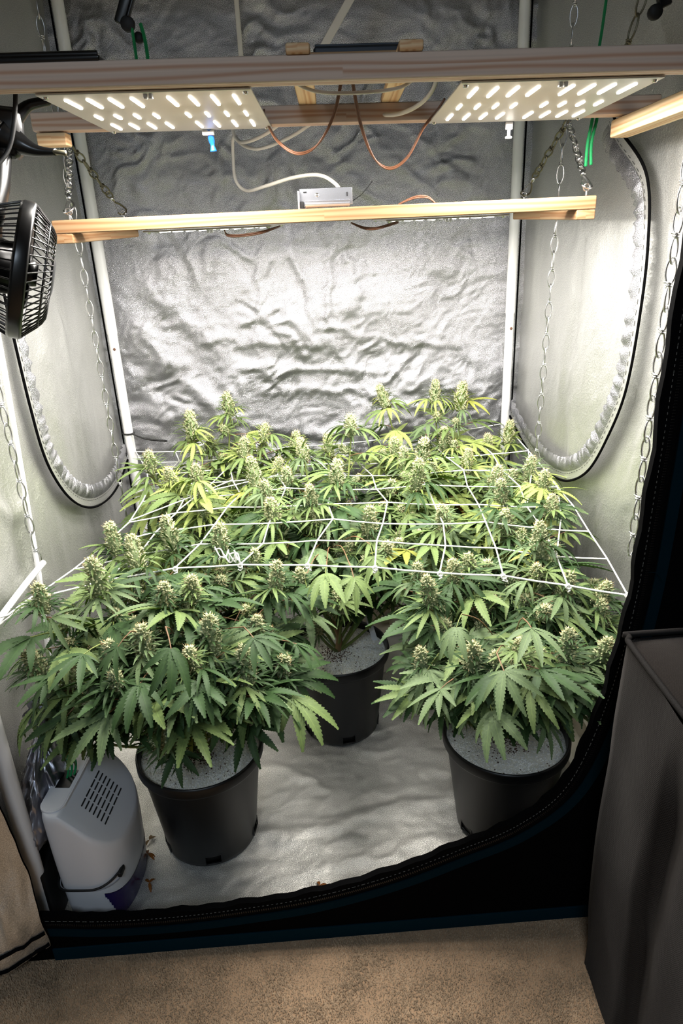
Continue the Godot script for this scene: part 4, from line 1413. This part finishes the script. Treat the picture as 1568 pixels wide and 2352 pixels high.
func bud_mesh(r: RandomNumberGenerator, L: float, R0: float, tone: float) -> Array:
	# flower cluster standing on its base: calyxes and hairs in one mesh, the small leaves between them in the other
	var b := Shape.new()
	var core := Shape.new()
	var rad := func(h: float) -> float:
		return R0 * (0.35 + 0.65 * sin(PI * minf(h / 0.5, 1.0) * 0.5)) * pow(maxf(0.0, 1.0 - h), 0.45) * (1.0 + 0.14 * sin(h * 17.0))
	b.col = Color(0.22, 0.28, 0.14)
	b.lathe([[0.0, 0.0], [rad.call(0.1) * 0.7, L * 0.08], [rad.call(0.3) * 0.8, L * 0.3], [rad.call(0.6) * 0.8, L * 0.6], [rad.call(0.85) * 0.8, L * 0.85], [0.0, L * 0.97]], 10)
	var n := int(230 * L / 0.07)
	for i in n:
		var h := (i + r.randf()) / n
		var a := i * 2.39996 + r.randf_range(-0.5, 0.5)
		var rr: float = rad.call(h) * r.randf_range(0.75, 1.05)
		var out := Vector3(cos(a), 0, sin(a))
		var d := (out + Vector3.UP * r.randf_range(0.4, 1.4) + Vector3(r.randf_range(-0.3, 0.3), 0, r.randf_range(-0.3, 0.3))).normalized()
		var c := out * rr * 0.85 + Vector3.UP * h * L * 0.95
		var k := r.randf_range(0.6, 1.05)
		var g := clampf(tone + 0.25 * h + r.randf_range(-0.2, 0.2), 0.0, 1.0)
		b.col = Color(0.30, 0.36, 0.20).lerp(Color(0.48, 0.48, 0.28), g)
		var s1 := d.cross(Vector3.UP).normalized()
		var s2 := s1.cross(d)
		var base := b.p(c - d * 0.001)
		var ring := []
		for q in 4:
			ring.append(b.p(c + d * 0.0032 * k + (s1 * cos(q * PI / 2) + s2 * sin(q * PI / 2)) * 0.0024 * k))
		var tip := b.p(c + d * 0.0088 * k)
		for q in 4:
			b.tri(base, ring[(q + 1) % 4], ring[q])
			b.tri(tip, ring[q], ring[(q + 1) % 4])
		if r.randf() < 0.85:
			b.col = Color(0.55, 0.33, 0.12).lerp(Color(0.74, 0.66, 0.42), r.randf())
			var e := (d + Vector3(r.randf_range(-0.8, 0.8), r.randf_range(-0.2, 0.8), r.randf_range(-0.8, 0.8))).normalized()
			var w := e.cross(Vector3.UP).normalized() * 0.0006
			var p0 := c + d * 0.006 * k
			var i0 := b.p(p0 - w)
			var i1 := b.p(p0 + w)
			var i2 := b.p(p0 + e * r.randf_range(0.004, 0.008))
			b.tri(i0, i1, i2)
	var lv := Shape.new()
	for i in int(44 * L / 0.07):
		var h := pow(r.randf(), 1.2) * 0.9
		var a := i * 2.39996
		var out := Vector3(cos(a), 0, sin(a))
		var d := (out + Vector3.UP * r.randf_range(0.0, 1.0)).normalized()
		leaflet(lv, out * rad.call(h) * 0.7 + Vector3.UP * h * L * 0.9, d, (Vector3.UP - out * 0.4).normalized(), lerpf(0.046, 0.016, h) * r.randf_range(0.7, 1.3), 0.0046, r.randf_range(0.1, 1.1), 4, 0.45)
	return [b.mesh(true), lv.mesh()]


var leaf_kinds := []
var bud_kinds := []
var grain_mesh: ArrayMesh


func make_plant_stock() -> void:
	var r := RandomNumberGenerator.new()
	r.seed = 5
	# broad: 0-3 flat to hanging; narrow: 4-6
	for q in [[7, 0.30, 0.205, 0.045, 1.08], [7, 0.55, 0.195, 0.05, 1.0], [7, 0.85, 0.20, 0.055, 0.95], [7, 0.5, 0.17, 0.05, 0.92], [5, 0.6, 0.13, 0.022, 1.0], [5, 1.1, 0.125, 0.026, 1.1], [7, 0.8, 0.13, 0.03, 1.0], [3, 0.7, 0.17, 0.025, 0.9]]:
		leaf_kinds.append(fan_leaf_mesh(r, q[0], q[1], q[2], q[3], q[4]))
	for q in [[0.088, 0.0235, 0.40], [0.076, 0.0215, 0.5], [0.066, 0.021, 0.6], [0.048, 0.017, 0.35], [0.036, 0.014, 0.45], [0.080, 0.0225, 0.8]]:
		bud_kinds.append(bud_mesh(r, q[0], q[1], q[2]))
	var g := Shape.new()
	for q in [Vector3(1, 0, 0), Vector3(-0.9, 0.1, 0.1), Vector3(0, 0.8, 0.1), Vector3(0.1, -0.8, 0), Vector3(0, 0.1, 1), Vector3(0.1, 0, -0.9)]:
		g.p(q)
	for q in [[0, 2, 4], [2, 1, 4], [1, 3, 4], [3, 0, 4], [2, 0, 5], [1, 2, 5], [3, 1, 5], [0, 3, 5]]:
		g.tri(q[0], q[1], q[2])
	grain_mesh = g.mesh()


func build_pot(t: Node3D, brown: float) -> void:
	var prof := [[0.0, 0.003], [0.094, 0.0], [0.098, 0.003], [0.099, 0.012], [0.101, 0.030], [0.113, 0.13], [0.1235, 0.214], [0.1245, 0.216], [0.1305, 0.218], [0.1325, 0.222], [0.1325, 0.238], [0.1305, 0.2425], [0.1275, 0.2425], [0.1255, 0.239], [0.1235, 0.225], [0.112, 0.14], [0.099, 0.032], [0.096, 0.010], [0.0, 0.008]]
	var s := Shape.new()
	s.lathe(prof, 80, Transform3D(), func(k, i): return i == 3 and k % 16 < 4)
	part("pot", s.mesh(), M.pot_black, t)
	for h in 5:
		var a := TAU * (h * 16 + 2) / 80.0
		s = Shape.new()
		for e in [[0.0, 0.0095, 0.036, 0.0025], [0.0, 0.0325, 0.036, 0.0025], [-0.017, 0.021, 0.0025, 0.024], [0.017, 0.021, 0.0025, 0.024]]:
			s.box(Vector3(e[0], e[1], 0.0995), Vector3(e[2], e[3], 0.003), 0.0006)
		part("drain_hole", s.mesh(), M.pot_black, t, Transform3D(Basis(Vector3.UP, PI / 2 - a), Vector3.ZERO))
	var nz := noise(int(brown * 100) + 40, 14.0, 2)
	s = Shape.new()
	var seg := 48
	for i in 10:
		for k in seg:
			var r := 0.1235 * i / 9.0
			var a := TAU * k / seg
			s.p(Vector3(r * cos(a), 0.222 + 0.006 * nz.get_noise_2d(r * cos(a), r * sin(a)) + 0.010 * exp(-pow(r / 0.035, 2.0)), r * sin(a)), Vector2(r * cos(a), r * sin(a)) * 8.0)
	for i in 9:
		for k in seg:
			var k2 := (k + 1) % seg
			s.quad(i * seg + k, i * seg + k2, (i + 1) * seg + k2, (i + 1) * seg + k)
	var bed := part("growing_medium", s.mesh(), M.perlite_bed, t)
	var xf := []
	var cl := []
	for k in 5200:
		var r := 0.122 * sqrt(rng.randf())
		var a := rng.randf() * TAU
		var x := r * cos(a)
		var z := r * sin(a)
		var sc := rng.randf_range(0.0011, 0.0028)
		xf.append(Transform3D(Basis.from_euler(Vector3(rng.randf() * 6, rng.randf() * 6, rng.randf() * 6)).scaled(Vector3.ONE * sc), Vector3(x, 0.222 + 0.006 * nz.get_noise_2d(x, z) + 0.010 * exp(-pow(r / 0.035, 2.0)) + 0.0004, z)))
		var dirt := exp(-pow(Vector2(x + 0.004, z - 0.012).length() / 0.036, 4.0))
		var tan_ := clampf((-x * 0.8 - 0.01) / 0.05 + nz.get_noise_2d(x * 1.5, z * 1.5), 0.0, 1.0) * brown
		var c := Color(0.90, 0.88, 0.82).lerp(Color(0.46, 0.37, 0.21), tan_ * rng.randf_range(0.4, 1.0)) * rng.randf_range(0.8, 1.1)
		if rng.randf() < dirt * 0.9 or rng.randf() < 0.03:
			c = Color(0.10, 0.055, 0.035) * rng.randf_range(0.5, 1.8)
		cl.append(c)
	many("perlite_grain", grain_mesh, M.perlite, xf, bed, cl)


func build_plant(label: String, at: Vector3, tips: Array, sd: int, greens: Array, opts: Dictionary) -> void:
	var r := RandomNumberGenerator.new()
	r.seed = sd
	var t := thing("potted_plant", label, "plant", at, "potted flowering plants")
	build_pot(t, opts.get("brown", 0.4))
	# main stem
	var top: float = opts.get("stem", 0.40)
	var stem := spline([Vector3(0, 0.215, 0), Vector3(0.006, 0.27, 0.004), Vector3(-0.004, 0.33, 0.0), Vector3(0.0, top, -0.006)], 5)
	var rad := []
	for k in stem.size():
		rad.append(lerpf(0.0095, 0.005, float(k) / (stem.size() - 1)))
	var s := Shape.new()
	s.tube(stem, rad, 10)
	part("main_stem", s.mesh(), M.bark, t)
	var blades := []
	var put_leaf := func(p: Vector3, dir: Vector3, kind: int, size: float, m: Material) -> void:
		var floor_y: float = opts.get("low", 0.3)
		if p.z > 0.02 and absf(p.x) < 0.14:
			floor_y = opts.get("low_front", 0.36)
		var tipy: float = p.y + (dir.normalized().y * 0.13 - [0.02, 0.045, 0.07, 0.04, 0.02, 0.03, 0.04, 0.03][kind]) * size
		if tipy < floor_y:
			if p.y < floor_y - 0.03:
				return
			dir.y = absf(dir.y) + 0.15
			kind = [0, 0, 1, 3, 4, 4, 4, 7][kind]
		var x := dir.normalized()
		var z := x.cross(Vector3.UP)
		z = z.normalized() if z.length() > 0.05 else Vector3.RIGHT
		var y := z.cross(x)
		var bs := Basis(x, y, z) * Basis(Vector3.RIGHT, r.randf_range(-0.45, 0.45))
		blades.append([size * (1.0 + 1.4 * p.y + 1.0 * p.z), kind, m, M.stem_red if r.randf() < 0.6 else M.stem_green, Transform3D(bs.scaled(Vector3.ONE * size), p)])
	var put_bud := func(p: Vector3, dir: Vector3, kind: int, size: float) -> void:
		var o := part("flower_bud", bud_kinds[kind][0], M.bud, t, Transform3D((facing(dir) * Basis(Vector3.UP, r.randf() * TAU)).scaled(Vector3.ONE * size), p))
		part("bud_leaves", bud_kinds[kind][1], greens[r.randi() % greens.size()], o).set_meta("kind", "stuff")
	var all := tips.duplicate()
	var num := all.size()
	var cen: Vector3 = opts.get("center", Vector3(0, 0.5, 0))
	var reach: float = opts.get("reach", 0.2)
	for k in int(opts.get("extra", 10)):  # side branches the canopy hides
		var a := k * 2.39996 + r.randf() * 0.5
		var d := reach * sqrt((k + 0.6) / opts.get("extra", 10))
		all.append(at + cen + Vector3(d * cos(a), r.randf_range(-0.13, 0.09), d * sin(a)))
	var yellow: float = opts.get("yellow", 0.05)
	for k in all.size():
		var tip: Vector3 = all[k] - at
		var from: Vector3 = stem[1 + (k * 3) % (stem.size() - 1)]
		var flat := Vector3(tip.x - from.x, 0, tip.z - from.z)
		var own := k < num
		var bk: int = (opts.get("bud", [0, 1, 2]) as Array)[r.randi() % 3] if own else 3 + r.randi() % 2
		var bl: float = [0.088, 0.076, 0.066, 0.048, 0.036, 0.080][bk]
		var up := (Vector3.UP + flat.normalized() * r.randf_range(0.0, 0.35) + Vector3(r.randf_range(-0.12, 0.12), 0, r.randf_range(-0.12, 0.12))).normalized()
		var size: float = r.randf_range(0.88, 1.12) * opts.get("budsize", 1.0)
		var base: Vector3 = tip - up * bl * size * 0.9
		var elbow := from.lerp(base, 0.55) + Vector3(0, -0.05 * clampf(flat.length() / 0.2, 0.2, 1.3), 0)
		var line := []
		for i in 13:
			var q := i / 12.0
			line.append(from.lerp(elbow, q).lerp(elbow.lerp(base, q), q))
		var rr := []
		for i in 13:
			rr.append(lerpf(0.0042, 0.0022, i / 12.0))
		s = Shape.new()
		s.tube(line, rr, 6)
		part("branch", s.mesh(), M.stem_green, t)
		put_bud.call(base, up, bk, size)
		# a collar of narrow leaves below the bud
		var nc := 5 if own else 3
		for i in nc:
			var a := i * TAU / nc + r.randf() * 0.8
			var h := r.randf_range(-0.012, 0.35 * bl)
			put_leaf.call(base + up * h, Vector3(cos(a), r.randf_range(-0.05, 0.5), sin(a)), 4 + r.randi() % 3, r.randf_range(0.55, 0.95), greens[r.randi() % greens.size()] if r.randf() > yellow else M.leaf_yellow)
		# leaves and side buds down the branch
		var length: float = (base - from).length()
		var nn := clampi(int(length / 0.042), 2, 7)
		for i in nn:
			var q := 0.35 + 0.6 * (i + 0.5) / nn
			var p: Vector3 = from.lerp(elbow, q).lerp(elbow.lerp(base, q), q)
			for j in 2:
				var a := i * 1.7 + j * PI + r.randf_range(-0.6, 0.6) + k
				var out := Vector3(cos(a), 0, sin(a)) + flat.normalized() * 0.7 + Vector3(0, 0, 0.25)
				var hang: float = opts.get("hang", 0.4)
				var d := out.normalized() + Vector3.UP * (r.randf_range(-0.9, 0.25) * hang + 0.25 * q)
				var kind := r.randi() % 4 if r.randf() > 0.2 else 6
				if r.randf() < hang * 0.6:
					kind = 2
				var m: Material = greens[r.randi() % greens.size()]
				if r.randf() < yellow * (1.4 - q):
					m = M.leaf_yellow if r.randf() < 0.8 else M.leaf_dry
				put_leaf.call(p, d, kind, r.randf_range(0.78, 1.15) * opts.get("leafsize", 1.0), m)
			if q > 0.5 and r.randf() < 0.55:
				var a := r.randf() * TAU
				var d := (Vector3.UP + Vector3(cos(a), 0, sin(a)) * 0.9).normalized()
				put_bud.call(p + d * 0.008, d, 3 + r.randi() % 2, r.randf_range(0.7, 1.0))
	# single leaves that show at the rim of the crown
	opts["low"] = 0.0
	opts["low_front"] = 0.0
	var k2 := 0
	for q in opts.get("show", []):
		var p: Vector3 = q - at
		var out := Vector3(p.x, 0, p.z + 0.05).normalized()
		var big: float = [0.88, 0.74, 0.95, 0.68][k2 % 4]
		put_leaf.call(p, out + Vector3(r.randf_range(-0.5, 0.5), -0.6 + 0.35 * (k2 % 3), r.randf_range(0.0, 0.5)), [1, 0, 2, 3, 1][k2 % 5], big, opts["show_leaf"])
		s = Shape.new()
		s.tube(spline([p, p.lerp(Vector3(0, top, 0), 0.4) + Vector3(0, 0.015, 0), Vector3(0, top - 0.02, 0)], 5), 0.0011, 5)
		part("leaf_stalk", s.mesh(), M.stem_red, t)
		k2 += 1
	# the leaves that show largest are parts of their own; those deep in the crown are joined
	blades.sort_custom(func(x, y): return x[0] > y[0])
	var rest := {}
	for i in blades.size():
		var q: Array = blades[i]
		if i < 290:
			part("fan_leaf", leaf_kinds[q[1]], [q[2], q[3]], t, q[4])
		else:
			for f in 2:
				if not rest.has(q[2 + f]):
					rest[q[2 + f]] = SurfaceTool.new()
				rest[q[2 + f]].append_from(leaf_kinds[q[1]], f, q[4])
	if rest.size():
		var deep := ArrayMesh.new()
		var mats := []
		for m in rest:
			rest[m].commit(deep)
			mats.append(m)
		part("inner_leaves", deep, mats, t).set_meta("kind", "stuff")


func build_plants() -> void:
	make_plant_stock()
	var V := func(x, y, z): return Vector3(x, y, z)
	build_plant("flowering cannabis plant in black pot nearest the white dehumidifier, hanging leaves in a green darkened for shade", Vector3(-0.300, 0.004, -0.252), [
		V.call(-0.429, 0.712, -0.200), V.call(-0.515, 0.692, -0.160), V.call(-0.539, 0.582, -0.120), V.call(-0.485, 0.555, -0.120), V.call(-0.302, 0.671, -0.170), V.call(-0.257, 0.665, -0.200), V.call(-0.399, 0.684, -0.360), V.call(-0.345, 0.685, -0.450), V.call(-0.228, 0.672, -0.420), V.call(-0.110, 0.625, -0.320), V.call(-0.286, 0.541, -0.060), V.call(-0.323, 0.475, -0.050), V.call(-0.149, 0.562, -0.220), V.call(-0.456, 0.690, -0.420), V.call(-0.221, 0.628, -0.120), V.call(-0.134, 0.514, -0.260), V.call(-0.164, 0.439, -0.240), V.call(-0.184, 0.450, -0.200), V.call(-0.448, 0.497, -0.100), V.call(-0.392, 0.602, -0.100), V.call(-0.333, 0.629, -0.100), V.call(-0.167, 0.561, -0.120), V.call(-0.252, 0.598, -0.070)],
		101, [M.leaf_shaded, M.leaf_shaded, M.leaf_shaded, M.leaf_grey, M.leaf_mid], {"low": 0.32, "low_front": 0.44, "brown": 0.8, "hang": 0.95, "extra": 22, "reach": 0.235, "center": Vector3(-0.02, 0.545, 0.0), "yellow": 0.01, "leafsize": 1.0, "stem": 0.46, "show": [V.call(-0.452, 0.498, -0.100), V.call(-0.412, 0.440, -0.120), V.call(-0.325, 0.557, -0.080), V.call(-0.345, 0.637, -0.080), V.call(-0.232, 0.558, -0.080), V.call(-0.207, 0.471, -0.120), V.call(-0.147, 0.471, -0.180), V.call(-0.112, 0.511, -0.220), V.call(-0.407, 0.603, -0.100), V.call(-0.303, 0.408, -0.100), V.call(-0.186, 0.401, -0.170), V.call(-0.475, 0.555, -0.100), V.call(-0.282, 0.653, -0.060), V.call(-0.163, 0.606, -0.120)], "show_leaf": M.leaf_shaded})
	build_plant("flowering cannabis plant in the middle black pot with bare stem and label", Vector3(0.008, 0.004, -0.590), [
		V.call(-0.181, 0.710, -0.740), V.call(0.034, 0.711, -0.680), V.call(-0.037, 0.680, -0.600), V.call(0.080, 0.778, -0.850), V.call(0.129, 0.586, -0.460), V.call(0.224, 0.720, -0.620), V.call(0.261, 0.729, -0.760), V.call(-0.128, 0.671, -0.550), V.call(0.097, 0.647, -0.520), V.call(0.257, 0.650, -0.500), V.call(-0.068, 0.563, -0.400), V.call(-0.055, 0.721, -0.850)],
		202, [M.leaf_mid, M.leaf_mid, M.leaf_grey, M.leaf_shaded], {"low": 0.36, "low_front": 0.47, "brown": 0.7, "hang": 0.5, "extra": 14, "reach": 0.21, "center": Vector3(0.02, 0.60, -0.03), "stem": 0.54, "yellow": 0.02, "show": [V.call(0.036, 0.599, -0.360), V.call(-0.058, 0.544, -0.400), V.call(-0.010, 0.582, -0.380), V.call(0.085, 0.617, -0.400)], "show_leaf": M.leaf_mid})
	build_plant("flowering cannabis plant in black pot partly hidden by the black front panel", Vector3(0.346, 0.004, -0.226), [
		V.call(0.413, 0.684, -0.300), V.call(0.238, 0.625, -0.280), V.call(0.388, 0.704, -0.500), V.call(0.275, 0.540, -0.08), V.call(0.172, 0.634, -0.200), V.call(0.149, 0.525, -0.130), V.call(0.482, 0.537, -0.100), V.call(0.508, 0.558, -0.200), V.call(0.527, 0.586, -0.220), V.call(0.397, 0.583, -0.07), V.call(0.451, 0.612, -0.220), V.call(0.387, 0.651, -0.450), V.call(0.494, 0.676, -0.460), V.call(0.200, 0.551, -0.180), V.call(0.236, 0.554, -0.090), V.call(0.349, 0.548, -0.070), V.call(0.437, 0.480, -0.100), V.call(0.183, 0.458, -0.160)],
		303, [M.leaf_shaded, M.leaf_shaded, M.leaf_grey, M.leaf_mid], {"low": 0.35, "low_front": 0.42, "brown": 0.1, "hang": 0.5, "extra": 20, "reach": 0.21, "center": Vector3(0.01, 0.54, -0.02), "yellow": 0.015, "stem": 0.44, "show": [V.call(0.185, 0.510, -0.140), V.call(0.199, 0.495, -0.080), V.call(0.258, 0.467, -0.060), V.call(0.345, 0.441, -0.060), V.call(0.261, 0.578, -0.030), V.call(0.406, 0.459, -0.080), V.call(0.487, 0.442, -0.120), V.call(0.216, 0.615, -0.100), V.call(0.308, 0.630, -0.050)], "show_leaf": M.leaf_grey})
	build_plant("flowering cannabis plant at the back below the fan side, pale leaves", Vector3(-0.330, 0.004, -0.900), [
		V.call(-0.256, 0.815, -1.020), V.call(-0.358, 0.778, -0.980), V.call(-0.149, 0.740, -0.950), V.call(-0.068, 0.702, -0.980), V.call(-0.449, 0.718, -0.820), V.call(-0.391, 0.691, -0.750), V.call(-0.314, 0.708, -0.720), V.call(-0.210, 0.709, -0.920), V.call(-0.324, 0.687, -1.060), V.call(-0.116, 0.670, -0.850)],
		404, [M.leaf_light, M.leaf_mid, M.leaf_mid, M.leaf_light], {"hang": 0.35, "extra": 12, "reach": 0.2, "center": Vector3(0.02, 0.60, 0.0), "yellow": 0.008, "bud": [1, 2, 5]})
	build_plant("flowering cannabis plant at the back with the tallest yellowish buds", Vector3(0.352, 0.004, -0.850), [
		V.call(0.177, 0.806, -1.050), V.call(0.346, 0.806, -1.080), V.call(0.421, 0.798, -1.060), V.call(0.194, 0.706, -0.850), V.call(0.211, 0.696, -0.800), V.call(0.562, 0.682, -1.040), V.call(0.397, 0.660, -0.860), V.call(0.438, 0.663, -0.700), V.call(0.528, 0.677, -0.720), V.call(0.515, 0.688, -0.580), V.call(0.018, 0.684, -1.000), V.call(0.480, 0.663, -0.980), V.call(0.354, 0.690, -0.980)],
		505, [M.leaf_light, M.leaf_mid, M.leaf_light, M.leaf_grey], {"hang": 0.35, "extra": 12, "reach": 0.21, "center": Vector3(0.0, 0.58, 0.0), "yellow": 0.03, "bud": [5, 1, 5]})
	var s := Shape.new()
	s.box(Vector3.ZERO, Vector3(0.014, 0.085, 0.0015), 0.0004)
	tag(part("plant_label", s.mesh(), M.white_plastic, self, Transform3D(Basis(Vector3.BACK, 0.25) * Basis(Vector3.RIGHT, -0.2), Vector3(0.100, 0.262, -0.640))), "white plastic plant label stuck in the middle pot", "plant label")


# ---------------------------------------------------------------- sofa arm
func build_sofa() -> void:
	var t := thing("sofa_arm", "grey brown upholstered sofa arm standing before the tent's black panel", "sofa", Vector3(0.413, -0.02, 0.085))
	var nz := noise(61, 2.5, 2)
	var H := 0.70
	var s := Shape.new()
	# outer face (towards -x), rounded at the corners
	s.sheet(60, 80, func(u, w):
		var z: float = u * 0.80
		var y: float = w * (H - 0.012)
		var pinch: float = 0.020 * exp(-pow((z - 0.165 - 0.03 * w) / (0.010 if z < 0.165 + 0.03 * w else 0.035), 2.0)) * smoothstep(1.0, 0.7, w)
		var x := pinch + 0.008 * nz.get_noise_2d(z * 1.5, y) - 0.010 * sin(w * PI)
		if z < 0.02:
			x += 0.02 - sqrt(maxf(0.0, 0.0004 - pow(0.02 - z, 2.0)))
		return Vector3(x, y, z), Vector2(0.8, 0.7))
	part("outer_cover", s.mesh(), M.upholstery, t)
	s = Shape.new()
	s.sheet(30, 40, func(u, w): return Vector3(0.02 + 0.7 * (1.0 - u), w * (H - 0.012), 0.0 + 0.004 * nz.get_noise_2d(u, w)), Vector2(0.7, 0.7))
	part("end_cover", s.mesh(), M.upholstery, t)
	s = Shape.new()
	s.sheet(40, 40, func(u, w): return Vector3(0.006 + u * 0.72, H - 0.012 + 0.020 * pow(sin(clampf(u * 5.0, 0, 1) * PI * 0.5) * sin(clampf((1.0 - w) * 6.0, 0, 1) * PI * 0.5), 0.6), 0.80 - w * 0.795), Vector2(0.7, 0.8))
	part("top_cover", s.mesh(), M.upholstery, t)
	s = Shape.new()
	var pip := spline([Vector3(0.004, H - 0.010, 0.80), Vector3(0.003, H - 0.010, 0.4), Vector3(0.002, H - 0.008, 0.06), Vector3(0.006, H - 0.004, 0.010), Vector3(0.03, H - 0.004, 0.001), Vector3(0.3, H - 0.008, 0.0), Vector3(0.7, H - 0.01, 0.0)], 8)
	s.tube(pip, 0.0045, 8)
	part("piping", s.mesh(), M.upholstery, t)


func _ready() -> void:
	# camera
	var cam := Camera3D.new()
	var yaw := 0.0381
	var pitch := 0.3959
	var roll := -0.0464
	var fwd := Vector3(sin(yaw) * cos(pitch), -sin(pitch), -cos(yaw) * cos(pitch))
	var rt := Vector3(cos(yaw), 0, sin(yaw))
	var upv := rt.cross(fwd)
	var r2 := rt * cos(roll) + upv * sin(roll)
	var u2 := upv * cos(roll) - rt * sin(roll)
	cam.transform = Transform3D(Basis(r2, u2, -fwd), Vector3(-0.0237, 1.2583, 0.9469))
	cam.fov = rad_to_deg(2.0 * atan(1176.0 / 1617.33))
	cam.near = 0.02
	cam.far = 50.0
	add_child(cam)
	cam.current = true
	# environment: a dim room
	var we := WorldEnvironment.new()
	var env := Environment.new()
	env.background_mode = Environment.BG_COLOR
	env.background_color = Color(0.225, 0.235, 0.25)
	env.background_energy_multiplier = 1.0
	env.tonemap_mode = Environment.TONE_MAPPER_LINEAR
	env.tonemap_exposure = 2.1
	env.sdfgi_enabled = true
	env.ssao_enabled = true
	env.ssil_enabled = true
	we.environment = env
	add_child(we)
	rng.seed = 7
	make_materials()
	added_lamp()
	build_tent()
	build_lamps()
	build_sofa()
	build_plants()
	build_net()
	build_fan()
	build_dehumidifier()
	build_sleeve()
	build_chains()
